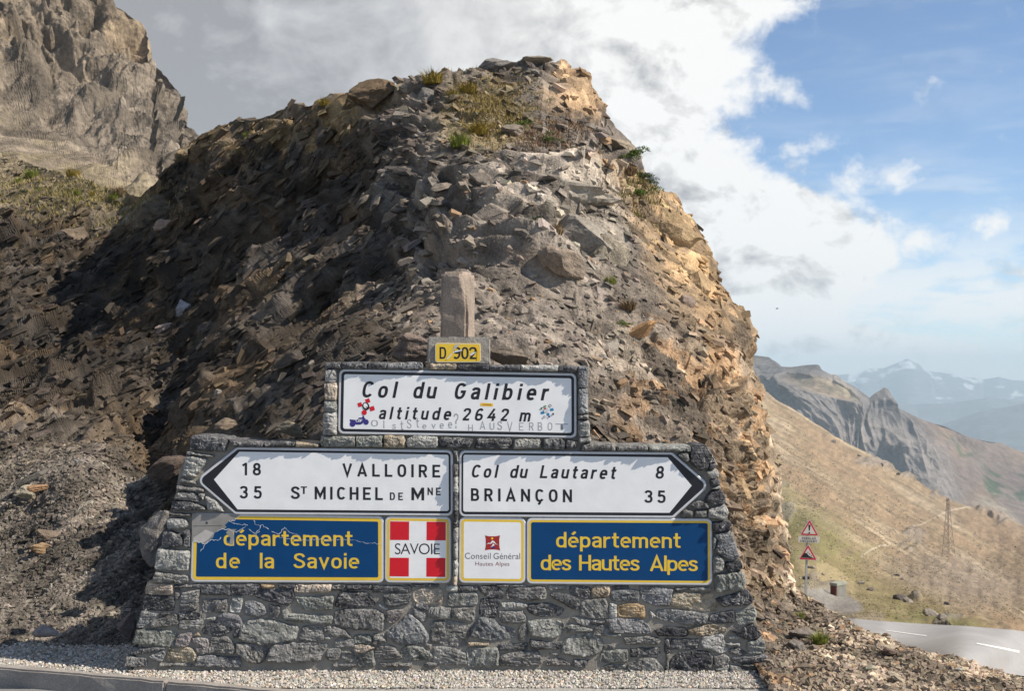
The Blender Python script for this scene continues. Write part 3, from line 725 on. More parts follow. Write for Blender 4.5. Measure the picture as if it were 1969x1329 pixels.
def strew(n, rg, smin, smax, boost, area, flat=.32, sink=.1, wob=.55, powr=3.4):
    px = rg.uniform(area[0], area[1], n); py = rg.uniform(area[2], area[3], n)
    P, Nv, cl, ok = col_on(HS, px, py)
    scm = scree_mask(px, py, P)
    bed = np.where((px - 0.25 * (py - 300) < 740)[:, None], np.array([-.58, -.25, .77])[None], np.array([.40, -.35, .85])[None])
    ok &= (rg.random(n) < (0.20 + 0.80 * np.maximum(scm, .5 * (px > 800)))) if boost else ok
    wallz = (px > 250) & (px < 1470) & (P[:, 1] < 9.95)
    ok &= ~wallz
    P, Nv, cl, bed, scm = P[ok], Nv[ok], cl[ok], bed[ok], scm[ok]; n = len(P)
    size = (smin + (smax - smin) * rg.random(n) ** powr) * np.clip(P[:, 1] / 12, .8, 2.0) * (1 - .45 * scm * boost)
    mixn = Nv * (0.35 + 0.65 * scm)[:, None] + bed * (1 - 0.6 * scm)[:, None] + rg.normal(0, .18, (n, 3))
    mixn /= np.linalg.norm(mixn, axis=-1, keepdims=True)
    stk = np.where((bed[:, 0] < 0)[:, None], FL[:, 0][None], FR[:, 0][None])
    R = align(mixn, rg, np.where(rg.random(n) < scm * .8, rg.uniform(0, 6.3, n), rg.normal(0, .4, n)), wob, stk)
    P = P + Nv * (size * sink)[:, None]
    tone = rg.uniform(.72, 1.25, (n, 1)) * (1 + rg.uniform(-.04, .04, (n, 3)))
    cl = cl * tone
    r = rg.random(n); cl[r > .95] *= 1.5
    warm = (r < .04) & (P[:, 0] > -1); cl[warm] = np.array([.33, .22, .13]) * rg.uniform(.7, 1.1, (warm.sum(), 1))
    return P, size, R, np.clip(cl, .02, .7), rg.uniform(.3, .85, n) + .1 * scm, flat
def do(n, seed, *a, **k):
    rg = np.random.default_rng(seed)
    P, s, R, c, w, fl = strew(n, rg, *a, **k)
    return P, s, R, c, w, fl, rg
P, s, R, c, w, fl, rg = do(62000, 11, .02, .15, True, (0, 1990, 130, 1345))
stones('rock_debris', P, s, R, c, fl, M['shard'], rg, hill, 'loose shale chips lying over the hill', w)
P, s, R, c, w, fl, rg = do(22000, 12, .018, .06, False, (0, 420, 850, 1262))
stones('rock_debris', P, s, R, c, .4, M['shard'], rg, hill, 'loose scree chips at the foot of the hill on the left', w)
P, s, R, c, w, fl, rg = do(22000, 13, .018, .08, False, (1470, 1990, 1120, 1345))
stones('rock_debris', P, s, R, c, .45, M['shard'], rg, hill, 'loose scree chips beside the road on the right', w)

P, s, R, c, w, fl, rg = do(13000, 14, .04, .20, False, (0, 800, 230, 860), .22, .05, .22)
R = np.ascontiguousarray(R); P2, N2 = P, R
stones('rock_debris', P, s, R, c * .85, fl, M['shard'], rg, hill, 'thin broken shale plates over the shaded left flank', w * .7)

def rock_mesh(seed, dims=(1, .7, .5), planes=14, sub=3, rough=.05, lay=0.0):
    rg = np.random.default_rng(seed)
    bm = bmesh.new(); bmesh.ops.create_icosphere(bm, subdivisions=sub, radius=1.0)
    P = np.array([v.co[:] for v in bm.verts])
    nv = rg.normal(0, 1, (planes, 3)); nv /= np.linalg.norm(nv, axis=1, keepdims=True)
    dist = rg.uniform(.45, .84, planes)
    for nn, d in zip(nv, dist):
        ex = P @ nn - d; m = ex > 0
        P[m] -= ex[m, None] * nn * 0.97
    P *= 1 + rough * fbm(P * 2.2 + seed, 4, seed)[:, None]
    P *= 1 + .4 * rough * fbm(P * 7 + seed, 3, seed + 1)[:, None]
    if lay: P[:, :2] *= 1 + lay * np.sign(np.sin(P[:, 2:3] * 14 + 2 * fbm(P * 2, 2, seed)[:, None])) * .5
    P *= np.array(dims) / 2 / .8
    for v, p in zip(bm.verts, P): v.co = p
    me = bpy.data.meshes.new('rock'); bm.to_mesh(me); bm.free()
    me.materials.append(M['boulder']); return me
# the 280 largest loose rocks are parts of the hill
protos = [rock_mesh(200 + k, ((1, .75, .42), (1, .6, .3), (1, .8, .5), (1, .5, .26), (1, .85, .36))[k % 5], 17, 3, .16, .06) for k in range(12)]
rg = np.random.default_rng(77); cnt = 0
zones = [(30, 380, 840, 1240, 66, .05, .15), (380, 800, 330, 820, 44, .12, .38), (820, 1200, 180, 660, 46, .12, .32), (1120, 1440, 620, 1000, 40, .08, .20), (1470, 1930, 1130, 1320, 60, .06, .18), (560, 900, 180, 420, 20, .15, .4), (30, 420, 420, 800, 12, .2, .5)]
for x0, x1, y0, y1, nn, s0, s1 in zones:
    for _ in range(nn):
        x, y = rg.uniform(x0, x1), rg.uniform(y0, y1)
        if y < np.interp(x, *np.array(HILL_SKY, float).T) + 12: continue
        p, nv, cl = on_surface(HS, x, y)
        if 250 < x < 1470 and p[1] < 10.0: continue
        s = (s0 + (s1 - s0) * rg.random() ** 2.6)
        o = link('rock', protos[rg.integers(len(protos))], hill)
        bed = FL[:, 2] if x < 760 else FR[:, 2]
        z = Vector(nv * .6 + bed * .7 + rg.normal(0, .25, 3)).normalized()
        o.rotation_euler = (z.to_track_quat('Z', 'Y') @ Matrix.Rotation(rg.uniform(0, 6.3), 3, 'Z').to_quaternion()).to_euler()
        o.location = Vector(p + nv * s * .12); o.scale = (s, s, s)
        c = np.clip(cl * rg.uniform(.8, 1.35), .04, .4)
        if rg.random() < .12: c = np.array([.26, .235, .205]) * rg.uniform(.8, 1.2)
        o.color = (*c, 1)
# ------------------------------------------------------------------ the stone wall
YW = 9.20                                   # mortar face of the wall
M['stone'] = rock_mat('wall_stone', attr='object', s1=13, s2=75, lo=.50, hi=1.6, bd=.012, bs=1.0, grit=.42)
M['mortar'] = rock_mat('wall_mortar', attr=False, base=(.27, .25, .215), s1=6, s2=90, lo=.8, hi=1.15, bd=.005, bs=.7, grit=.2)
# pale mineral seams run through the stones
def seams(m):
    nt = m.node_tree; b = nt.nodes['Principled BSDF']
    src = b.inputs['Base Color'].links[0].from_socket
    tcn = NN(nt, 'ShaderNodeTexCoord'); oi = NN(nt, 'ShaderNodeObjectInfo')
    vm = NN(nt, 'ShaderNodeVectorMath'); vm.operation = 'ADD'
    nt.links.new(tcn.outputs['Object'], vm.inputs[0])
    sc = math_n(nt, 'MULTIPLY', oi.outputs['Random'], 37); cmb = NN(nt, 'ShaderNodeCombineXYZ')
    for i in range(3): nt.links.new(sc, cmb.inputs[i])
    nt.links.new(cmb.outputs[0], vm.inputs[1])
    n = tex_noise(nt, 5, 5, .6, vm.outputs[0], 1.2)
    band = math_n(nt, 'ABSOLUTE', math_n(nt, 'SUBTRACT', n, .5))
    k = maprange(nt, band, .016, 0.0, 0, .75)
    n2 = tex_noise(nt, 17, 6, .7, vm.outputs[0], .5)
    k2 = maprange(nt, n2, .60, .74, 0, .55)
    k = math_n(nt, 'MAXIMUM', k, k2)
    nt.links.new(mixc(nt, k, src, (.42, .41, .38)), b.inputs['Base Color'])
seams(M['stone'])
TONE = dict(k=(.055, .056, .062), d=(.088, .089, .094), m=(.155, .153, .147), b=(.165, .170, .176), g=(.19, .195, .18), l=(.29, .29, .275), p=(.42, .355, .29), t=(.31, .26, .19), o=(.29, .215, .13), r=(.18, .165, .158))
Z1 = (240, 1110, 6.153); Z2 = (540, 1110, 6.153); Z3 = (840, 1110, 6.153); Z4 = (1140, 1110, 5.47); Z5 = (280, 830, 4.43); Z6 = (220, 830, 4.102); Z7 = (660, 830, 4.102); Z8 = (1080, 830, 4.102); Z9 = (1280, 830, 4.285); Z10 = (600, 500, 3.5)
ST = []
def S_(z, txt, proud=None):
    for line in txt.strip().split('\n'):
        line = line.split('#')[0].strip()
        if not line: continue
        t, rest = line[0], line[1:].split()
        p = [tuple(float(v) for v in q.split(',')) for q in rest]
        p = [(z[0] + x / z[2], z[1] + y / z[2]) for x, y in p]
        if len(p) == 2: (a, b), (c, d) = p; p = [(a, b), (c, b), (c, d), (a, d)]
        ST.append((t, p, proud))
S_(Z1, '''
p 280,60 585,85 560,205 255,200
d 250,212 590,235 575,400 215,390
d 600,95 930,75 905,125 600,130
m 600,140 660,150 640,270 590,260
m 680,190 895,145 850,380 660,385
d 920,85 1255,95 1250,215 905,205
d 1260,85 1590,80 1620,150 1520,205 1260,205
o 1620,85 1765,90 1745,130 1625,125
d 1650,145 2000,150 1990,270 1930,340 1620,260 1530,215
m 930,265 1215,260 1200,420 930,405
l 1270,230 1400,235 1365,415 1240,405
b 1430,300 1560,290 1650,340 1680,420 1620,470 1430,440
d 1720,330 1840,360 1800,500 1720,480
b 205,405 410,440 230,590 150,590
m 340,520 600,435 635,560 300,610
d 430,430 570,420 420,490
d 650,410 905,405 895,500 640,500
m 660,520 930,505 890,625 640,610
l 940,490 1060,475 1070,515 950,505
b 1100,470 1180,425 1340,455 1390,530 1370,600 1250,590 1100,540
d 945,590 1040,530 1180,560 1270,620 1150,700 940,670
g 1390,570 1490,505 1650,510 1790,525 1930,560 2046,590 2020,740 1900,765 1720,800 1400,770 1350,720
g 150,620 400,630 610,660 630,760 560,830 100,790
r 640,690 790,660 760,790 720,825 600,810
t 820,690 870,655 895,700
r 790,720 980,735 1000,890 930,905 860,880 840,800
m 1040,715 1200,710 1290,790 1320,880 1280,905 1000,890
m 1330,780 1640,800 1700,850 1620,1010 1480,1010 1380,930 1320,890
m 1760,800 1860,775 2396,790 2290,1000 1900,1010 1680,990 1720,860
t 530,840 790,835 850,920 830,1010 500,990
d 110,830 440,830 470,860 300,900 70,920
b 310,930 450,880 480,920 430,1000 300,960
m 30,940 240,960 260,1055 0,1060
b 860,945 1000,925 1360,950 1370,1065 850,1065
m 420,1020 780,1020 820,1065 420,1065
d 1300,640 1370,600 1360,700 1290,720
''')
S_(Z2, '''
d -15,85 180,85 150,130 -15,130
p 190,90 600,85 590,160 560,180 165,180
g 175,240 620,220 610,385 280,385
d 610,95 760,90 750,150 610,160
k 780,95 1070,90 1070,150 790,155
d 700,190 760,170 1000,180 1130,310 1100,345 750,365 640,340
d 1085,100 1520,95 1560,140 1500,185 1100,185
d 1220,215 1420,205 1530,215 1520,310 1300,360 1230,310
l 1150,310 1260,370 1260,390 1180,370
d 1550,85 1860,80 1860,120 1600,120
p 1580,170 1690,140 1900,140 1915,210 1890,315 1640,320 1570,250
g 20,400 90,385 110,430 600,460 590,560 340,545 60,510 20,480
m 650,410 780,375 1140,390 1225,460 1200,635 800,610 640,560
r 1260,400 1450,385 1420,470 1330,540 1260,530
m 1560,350 1700,430 1730,500 1680,530 1590,470
d 1580,310 1740,335 1730,400 1620,370
b 1520,440 1600,490 1700,620 1750,720 1720,775 1400,800 1270,690 1250,660
m 270,585 480,580 515,740 430,755 220,750
m 520,595 600,580 760,620 830,715 640,700 530,650
l 530,710 610,715 600,740 530,735
l 640,745 865,735 865,830 650,830
g 870,700 1040,685 1090,750 1050,795 890,780
m 1100,680 1210,670 1250,770 1100,800
p 880,810 1000,800 1130,830 1000,885 880,890
m 540,880 600,850 700,850 690,950 640,1000 540,960
m 720,880 850,890 875,980 850,1000 730,990
g 900,910 1090,860 1115,1040 1090,1065 920,1060
m 1130,830 1320,815 1390,900 1440,960 1300,970 1120,960
g 1430,860 1500,810 1640,830 1795,915 1770,980 1560,980 1420,950
r 1690,790 1790,790 1770,850 1720,830
m 1170,1020 1540,1010 1540,1060 1170,1060
d 630,1030 880,1030 880,1060 630,1060
m 1730,1010 1830,1020 1830,1060 1700,1060
''')
S_(Z3, '''
l 120,100 245,95 240,170 120,165
d 250,100 490,100 480,170 260,170
d 500,105 690,105 790,190 780,250 640,255 520,180
d 700,85 850,85 850,120 720,115
l 870,90 1040,95 1040,115 880,110
m 830,150 1000,120 1275,110 1285,260 1130,275 830,260
l 1330,95 1550,100 1550,155 1330,155
d 1580,105 1810,120 1815,245 1740,250 1580,190
t 1840,130 1920,100 2040,110 2040,180 2010,235 1840,240
g 140,190 480,185 480,300 440,340 130,345
d 1340,200 1500,190 1680,260 1675,385 1600,370 1400,260
m -96,400 -60,360 165,365 160,490 0,500 -90,470
m 180,375 430,360 440,490 430,520 180,490
k 520,270 740,260 745,340 680,490 620,480 510,450
l 760,310 960,300 1070,320 1065,365 820,380
m 740,410 1010,400 1060,500 1000,550 790,540 740,480
d 1080,320 1330,315 1500,380 1440,460 1180,460 1080,400
m -76,540 0,515 200,525 395,570 370,690 350,810 200,820 -60,780
b 400,630 510,480 640,490 740,570 915,630 915,710 640,750 390,710
m 970,600 1040,560 1075,640 1060,750 960,740
g 1080,530 1280,505 1500,540 1500,630 1370,730 1120,690
m 1520,590 1600,560 1830,610 1830,650 1560,650
g 1560,720 1760,660 1880,700 1955,740 1950,860 1850,930 1700,940 1470,900 1490,800
t 380,770 600,780 600,815 380,815
d 740,790 1070,780 1060,860 740,870
d 1110,740 1290,770 1480,790 1440,850 1120,860
m -35,830 120,830 330,900 350,1035 -35,1030
g 360,850 400,835 720,840 730,1060 370,1055
m 740,950 840,900 1180,870 1245,990 1200,1050 760,1050
r 1290,990 1440,960 1600,1050 1300,1050
d 1620,980 1800,990 1750,1070 1620,1065
d 1330,910 1430,900 1430,940
m 1600,480 1690,470 1960,540 1900,590 1700,570
''')
S_(Z4, '''
d 190,95 370,90 380,120 190,130
b 190,150 350,130 480,150 475,260 200,250
b 495,100 720,110 840,130 835,180 800,300 650,290 530,250
m -125,270 -20,235 125,220 155,330 130,435 -130,415
l 175,280 245,290 245,420 170,430
o 270,300 400,285 530,300 545,425 270,415
d 860,115 990,105 990,135 870,148
l 1010,110 1230,105 1240,140 1020,145
t 820,200 850,160 1240,165 1270,220 1300,350 1240,360 1000,340 810,300
k 1290,230 1620,135 1680,240 1640,290 1380,310
b 670,350 780,340 1060,365 1210,410 1170,500 1000,500 680,440
l 600,350 660,410 600,440
d 1225,400 1470,350 1480,480 1380,480 1220,460
g 1500,360 1690,310 1715,400 1690,490 1520,500
b 140,445 330,440 520,460 620,580 600,600 200,585
d -20,455 120,460 110,490 -20,500
m 30,530 110,500 180,570 100,620 0,600
l 145,597 290,592 290,622 150,622
k 650,560 750,530 960,530 990,590 980,625 700,620
t 995,540 1230,495 1390,490 1395,570 1200,610 1010,605
k 1450,560 1690,505 1765,600 1740,640 1600,650
l 1440,625 1590,612 1580,650 1440,655
l 1145,630 1350,600 1410,770 1350,800 1150,740
m 320,635 640,625 710,670 680,710 540,700 350,710
d 830,650 1110,655 1100,750 820,760
d 755,660 800,650 808,790 755,790
m 110,710 230,712 220,755 120,755
g 100,780 360,765 360,890 80,900
d 400,760 690,740 690,840 400,840
m 370,920 520,860 640,860 760,985 620,1020 390,990
m 770,812 800,812 790,980 760,990
k 870,820 1000,775 1220,790 1260,870 1240,960 1100,1000 820,990 810,900
m 1275,840 1390,820 1430,880 1400,940 1280,950
m 1440,762 1500,742 1620,800 1540,825 1440,800
l 1400,700 1530,695 1535,725 1420,720
g 1625,680 1780,650 1810,720 1780,800 1630,800
d 1460,850 1820,815 1835,860 1780,900 1480,900
m 1560,915 1790,905 1780,930 1620,945
l 1290,960 1420,925 1430,990 1310,990
m 1445,930 1610,960 1600,1000 1440,990
k 1610,1010 1800,930 1860,960 1870,1075 1600,1075
m 90,960 160,920 320,925 380,980 200,995
t 1100,1005 1220,998 1220,1045 1100,1045
m 1240,1030 1360,1025 1360,1070 1240,1070
m 1380,1010 1440,1005 1440,1070 1380,1070
l 1480,1012 1580,1012 1570,1070 1480,1070
''')
S_(Z5, '''
d 395,40 460,30 690,55 700,95 680,165 395,155
m 360,165 580,200 570,220 360,200
l 350,215 420,210 530,240 440,360 430,380 325,370
m 310,390 430,430 440,450 300,440
m 275,455 480,480 500,515 280,500
m 250,560 290,515 420,520 460,560 460,595 250,580
l 460,530 510,530 500,575 465,560
d 240,590 380,600 515,640 510,670 240,670
l 520,550 590,580 680,680 540,660
m 215,687 395,700 390,725 210,715
l 190,742 340,740 370,790 330,820 200,825
d 160,850 220,845 320,890 320,970 150,985
d 330,850 385,840 380,985 335,980
l 115,992 380,1020 360,1180 90,1170
m 95,1190 360,1230 360,1285 70,1285
''', .05)
S_(Z6, '''
d 900,60 1170,80 1190,125 970,118
d 1200,80 1430,80 1430,118 1200,122
t 1440,80 1610,95 1610,122 1440,120
g 1640,35 1900,40 1900,118 1640,118
''', .07)
S_(Z7, '''
g 110,40 310,35 310,120 110,120
t 330,30 480,35 490,110 480,128 325,124
l 510,60 560,35 740,40 745,110 730,128 510,120
k 770,45 1020,50 1015,100 990,128 765,125
d 1060,55 1310,50 1325,90 1310,133 1040,133
g 1350,75 1370,60 1545,60 1555,128 1350,136
d 1580,60 1700,50 1750,90 1740,135 1580,138
d 1760,70 1840,75 1830,130 1760,133
l 868,150 908,150 905,250
m 868,258 907,262 905,350 870,345
l 870,358 907,360 906,480 870,475
d 870,488 908,490 906,625 872,620
k 872,632 908,632 906,750 870,748
l 868,760 908,760 905,865 875,870
l 872,880 905,878 903,1000 875,1000
l 872,1012 905,1010 903,1130 870,1130
p 868,1140 900,1142 895,1205 870,1200
''', .07)
S_(Z8, '''
m 170,95 400,100 420,150 150,152
m 440,110 660,105 675,152 440,152
l 690,115 1000,110 1010,157 690,152
''', .07)
S_(Z9, '''
m 95,190 170,170 190,230 165,255
k 200,150 220,115 310,105 370,190 405,255 350,262 340,305 270,310 200,250
d 355,265 410,265 400,305 350,312
l 330,330 420,318 430,370 370,385
d 365,400 430,395 440,440 372,445
l 380,455 440,450 440,475 370,470
d 320,560 370,490 450,480 490,560 470,590 370,590
m 200,600 270,575 330,580 350,630 250,632
m 130,680 160,640 215,650 215,700 130,700
m 240,650 330,645 330,700 235,700
l 350,640 480,600 510,670 480,722 350,705
k 385,745 525,740 530,810 385,820
b 390,845 530,825 600,1030 540,1050 460,1020 405,980 425,900
l 385,870 415,880 400,960 385,960
l 392,1050 410,1025 470,1040 470,1140 390,1160
k 490,1080 610,1065 625,1130 520,1150
g 410,1180 620,1150 650,1220 640,1290 412,1320
''', .06)
S_(Z10, '''
d 92,692 200,690 205,735 92,738
d 205,690 372,685 378,735 205,735
d 385,692 508,690 510,735 385,735
b 515,692 740,690 742,735 515,738
t 800,700 970,697 972,738 800,738
k 980,702 1190,702 1190,748 980,744
d 1195,708 1400,705 1400,748 1195,748
l 1410,708 1650,708 1650,752 1410,748
d 1655,712 1780,715 1778,752 1655,755
l 92,745 165,740 165,820 95,820
p 92,832 168,830 166,940 92,940
g 90,950 168,950 168,1022 88,1022
l 85,1032 168,1030 168,1175 82,1175
b 1787,720 1855,722 1850,855 1787,860
b 1790,872 1852,870 1856,1030 1790,1035
m 1790,1042 1856,1042 1856,1072 1790,1072
l 1790,1085 1860,1085 1865,1185 1795,1188
l 1795,1196 1868,1196 1872,1228 1800,1230
''', .07)
# mortar core: one closed body with the wall's stepped and battered outline
CORE = [(252,1310),(292,1122),(332,990),(345,905),(372,848),(500,854),(622,862),(628,702),(780,706),(1127,712),(1133,856),(1330,862),(1366,864),(1378,930),(1396,985),(1430,1120),(1474,1310)]
def prism(pts, y0, y1, inset_front=0.0):
    n = len(pts)
    a = np.array([pix(x, y, y0) for x, y in pts]); b = a.copy(); b[:, 1] = y1
    V = np.concatenate([a, b]); Fc = [list(range(n))[::-1], list(range(n, 2 * n))] + [[i, (i + 1) % n, n + (i + 1) % n, n + i] for i in range(n)]
    me = np_mesh('m', V, faces=Fc); return me
wall = empty('stone_wall', (float(pix(865, 1300, YW)[0]), YW, 0), 'grey schist stone wall with battered sides that carries the road signs', 'wall')
link('mortar_core', prism(CORE, YW, YW + .44), wall, M['mortar'])
def poly_dist(P, poly):
    d = np.full(len(P), 1e9)
    for i in range(len(poly)):
        a = poly[i]; b = poly[(i + 1) % len(poly)]; ab = b - a
        t = np.clip(((P - a) @ ab) / (ab @ ab + 1e-12), 0, 1)
        d = np.minimum(d, np.linalg.norm(P - (a + t[:, None] * ab), axis=1))
    return d
def in_poly(P, poly):
    r = np.zeros(len(P), bool); n = len(poly)
    for i in range(n):
        x1, y1 = poly[i]; x2, y2 = poly[(i + 1) % n]
        c = ((y1 > P[:, 1]) != (y2 > P[:, 1])) & (P[:, 0] < (x2 - x1) * (P[:, 1] - y1) / (y2 - y1 + 1e-12) + x1)
        r ^= c
    return r
def stone_mesh(poly, seed, proud, Yb, deep):
    """poly in metres on the wall plane (x,z); a broken face with a worn edge, walls running back into the mortar"""
    rg = np.random.default_rng(seed)
    c0 = poly.mean(0); rad = np.linalg.norm(poly - c0, axis=1, keepdims=True); poly = c0 + (poly - c0) * (1 + .010 / np.maximum(rad, .03))
    # roughen the outline
    out = []
    n = len(poly); per = 0
    cen = poly.mean(0)
    for i in range(n):
        a, b = poly[i], poly[(i + 1) % n]; L = np.linalg.norm(b - a); k = max(2, int(L / .022))
        for j in range(k):
            t = j / k; p = a + (b - a) * t
            # rounded corners
            near = min(t, 1 - t) * L
            if near < .012: p = p + (cen - p) * (.012 - near) / (np.linalg.norm(cen - p) + 1e-6) * .45
            nn = np.array([(b - a)[1], -(b - a)[0]]) / (L + 1e-9)
            p = p + nn * rg.normal(0, .0022)
            out.append(p)
    out = np.array(out)
    lo, hi = out.min(0), out.max(0); area = (hi - lo).prod()
    step = max(.009, math.sqrt(area / 420))
    gx, gz = np.meshgrid(np.arange(lo[0], hi[0], step), np.arange(lo[1], hi[1], step))
    g = np.stack([gx.ravel(), gz.ravel()], -1) + rg.uniform(-.3, .3, (gx.size, 2)) * step
    g = g[in_poly(g, out)]
    if len(g): g = g[poly_dist(g, out) > step * .45]
    pts = np.concatenate([out, g]) if len(g) else out
    m = len(out)
    res = geometry.delaunay_2d_cdt([Vector(p) for p in pts], [(i, (i + 1) % m) for i in range(m)], [], 1, 1e-6)
    vs = np.array([v[:] for v in res[0]]); tri = [f for f in res[2]]
    d = poly_dist(vs, out)
    q = np.stack([vs[:, 0], vs[:, 1], vs[:, 0] * 0 + seed * 1.7], -1)
    sp = min(hi - lo)
    rise = sstep(d, -.004, min(.006, sp * .2)) * .85 + .15 * sstep(d, 0, min(.04, sp * .4))
    a = rg.uniform(0, math.pi) if rg.random() < .35 else rg.normal(0, .18)
    qq = np.stack([(vs[:, 0] * math.cos(a) + vs[:, 1] * math.sin(a)) / .07, (vs[:, 0] * 0) + seed, (-vs[:, 0] * math.sin(a) + vs[:, 1] * math.cos(a)) / .022], -1)
    bl, _ = blocks(qq, seed, .9, .15, .1)
    rel = .005 * bl * sstep(d, .002, .012) + .007 * fbm(q * 9, 3, seed) + .003 * fbm(q * 45, 3, seed + 3) + .006 * ridged(q * 6, 2, seed + 5)
    til = rg.uniform(-.14, .14, 2)
    tl = (vs - vs.mean(0)) @ til
    h = proud * rise + (rel + tl) * sstep(d, 0, .015)
    y = Yb - h
    ids = {}
    V = np.stack([vs[:, 0], y, vs[:, 1]], -1)
    # side walls from the boundary loop back into the wall
    edges = {}
    for f in tri:
        for i in range(len(f)):
            e = (f[i], f[(i + 1) % len(f)])
            edges[e] = edges.get(e, 0) + 1
    be = [e for e in edges if (e[1], e[0]) not in edges]
    nv = len(V); bset = sorted({i for e in be for i in e}); mp = {b: nv + k for k, b in enumerate(bset)}
    Bk = V[bset].copy(); Bk[:, 1] = Yb + deep
    V = np.concatenate([V, Bk])
    faces = [list(f) for f in tri] + [[b, a, mp[a], mp[b]] for a, b in be]
    me = np_mesh('stone', V, faces=faces)
    bm = bmesh.new(); bm.from_mesh(me); bmesh.ops.recalc_face_normals(bm, faces=bm.faces); bm.to_mesh(me); bm.free()
    me.materials.append(M['stone']); return me
rgs = np.random.default_rng(31)
for k, (t, poly, proud) in enumerate(ST):
    P = np.array([pix(x, y, YW) for x, y in poly])[:, [0, 2]]
    xs = np.array([q[0] for q in poly])
    outer = xs.min() < 345 or xs.max() > 1395
    pr = proud if proud else .013 + .018 * rgs.random()
    deep = .30 if (proud or outer) else .03
    me = stone_mesh(P, 1000 + k, pr, YW, deep)
    o = link('stone', me, wall)
    c = np.array(TONE[t]) * rgs.uniform(.85, 1.18) * (1 + rgs.uniform(-.015, .015, 3))
    o.color = (*c, 1)
# ------------------------------------------------------------------ signs
M['rim'] = plain('sign_rim_grey_white', (.62, .63, .65), .45, .5, .15, 12)
M['white'] = plain('sign_white_sheet', (.82, .83, .83), .42, .5, .10, 7)
def wavy(m):
    nt = m.node_tree; b = nt.nodes['Principled BSDF']
    bump(nt, b, tex_noise(nt, 2.6, 2, .5), .35, .02)
wavy(M['white'])
M['black'] = plain('sign_black_film', (.012, .013, .018), .4, .4)
M['blue'] = plain('sign_blue_film', (.001, .052, .165), .5, .2, .15, 6)
wavy(M['blue'])
M['yellow'] = plain('sign_yellow_film', (.78, .53, .045), .42, .4, .12, 14)
M['red'] = plain('sign_red_film', (.62, .008, .02), .42, .4, .1, 14)
M['darkred'] = plain('sign_dark_red', (.33, .02, .02), .45, .4)
M['ink'] = plain('sign_grey_ink', (.07, .07, .075), .5, .4)
M['redink'] = plain('sign_red_ink', (.22, .05, .06), .5, .4)
M['scrawl'] = plain('faded_marker', (.42, .43, .45), .6, .3, .45, 40)
M['scrawl_dark'] = plain('marker', (.22, .23, .26), .6, .3, .5, 40)
M['bare'] = plain('bare_sign_backing', (.30, .29, .27), .7, .3, .35, 9)
M['bare_light'] = plain('clean_sign_backing', (.50, .48, .45), .7, .3, .2, 9)
M['crack'] = plain('torn_film_edge', (.62, .66, .70), .6, .3)
M['navy'] = plain('sticker_navy', (.035, .03, .19), .5, .4)
M['cyan'] = plain('sticker_blue', (.02, .22, .42), .5, .4)
M['green'] = plain('sticker_green', (.10, .28, .10), .5, .4)
M['orange'] = plain('sticker_yellow', (.85, .48, .01), .5, .4)
M['steel'] = plain('galvanised_steel', (.42, .43, .44), .5, .5, .2, 20)
def inset(poly, d):
    """move every edge of a closed polygon inwards by d (pixels)"""
    P = [np.array(p, float) for p in poly]; n = len(P)
    A = sum(P[i][0] * P[(i + 1) % n][1] - P[(i + 1) % n][0] * P[i][1] for i in range(n)); s = 1 if A > 0 else -1
    L = []
    for i in range(n):
        a, b = P[i], P[(i + 1) % n]; t = (b - a) / np.linalg.norm(b - a); nn = np.array([-t[1], t[0]]) * s
        L.append((a + nn * d, t))
    out = []
    for i in range(n):
        (p, t), (q, u) = L[i - 1], L[i]
        k = ((q - p)[0] * u[1] - (q - p)[1] * u[0]) / (t[0] * u[1] - t[1] * u[0])
        out.append(p + t * k)
    return out
def rounded(poly, r, seg=7):
    P = [np.array(p, float) for p in poly]; n = len(P); out = []
    rr = r if isinstance(r, (list, tuple)) else [r] * n
    for i in range(n):
        a, b, c = P[i - 1], P[i], P[(i + 1) % n]
        u = (a - b) / np.linalg.norm(a - b); v = (c - b) / np.linalg.norm(c - b)
        th = math.acos(max(-1, min(1, u @ v))); R = rr[i]
        if R <= 0.01: out.append(b); continue
        t = R / math.tan(th / 2); t = min(t, .45 * np.linalg.norm(a - b), .45 * np.linalg.norm(c - b)); R2 = t * math.tan(th / 2)
        o = b + (u + v) / np.linalg.norm(u + v) * (R2 / math.sin(th / 2))
        p0 = b + u * t; p1 = b + v * t
        a0 = math.atan2(*(p0 - o)[::-1]); a1 = math.atan2(*(p1 - o)[::-1]); da = (a1 - a0 + math.pi) % (2 * math.pi) - math.pi
        for k in range(seg + 1):
            an = a0 + da * k / seg; out.append(o + R2 * np.array([math.cos(an), math.sin(an)]))
    return out
def plate(name, poly, Y, mat, parent, thick=0.0, bev=0.0):
    """flat print (thick=0) or a plate with depth and a rolled edge"""
    P = [pix(x, y, Y) for x, y in poly]; n = len(P)
    if thick == 0:
        me = np_mesh(name, np.array(P), faces=[list(range(n))])
    else:
        inn = inset_dense(poly, bev / .004)
        Pf = np.array([pix(x, y, Y) for x, y in inn]); Pm = np.array(P); Pm[:, 1] = Y + bev * .8; Pb = np.array(P); Pb[:, 1] = Y + thick
        V = np.concatenate([Pf, Pm, Pb])
        ring = lambda a, b: [[a + i, a + (i + 1) % n, b + (i + 1) % n, b + i] for i in range(n)]
        me = np_mesh(name, V, faces=[list(range(n))] + ring(0, n) + ring(n, 2 * n) + [list(range(2 * n, 3 * n))[::-1]])
        bm = bmesh.new(); bm.from_mesh(me); bmesh.ops.recalc_face_normals(bm, faces=bm.faces); bm.to_mesh(me); bm.free()
    return link(name, me, parent, mat)
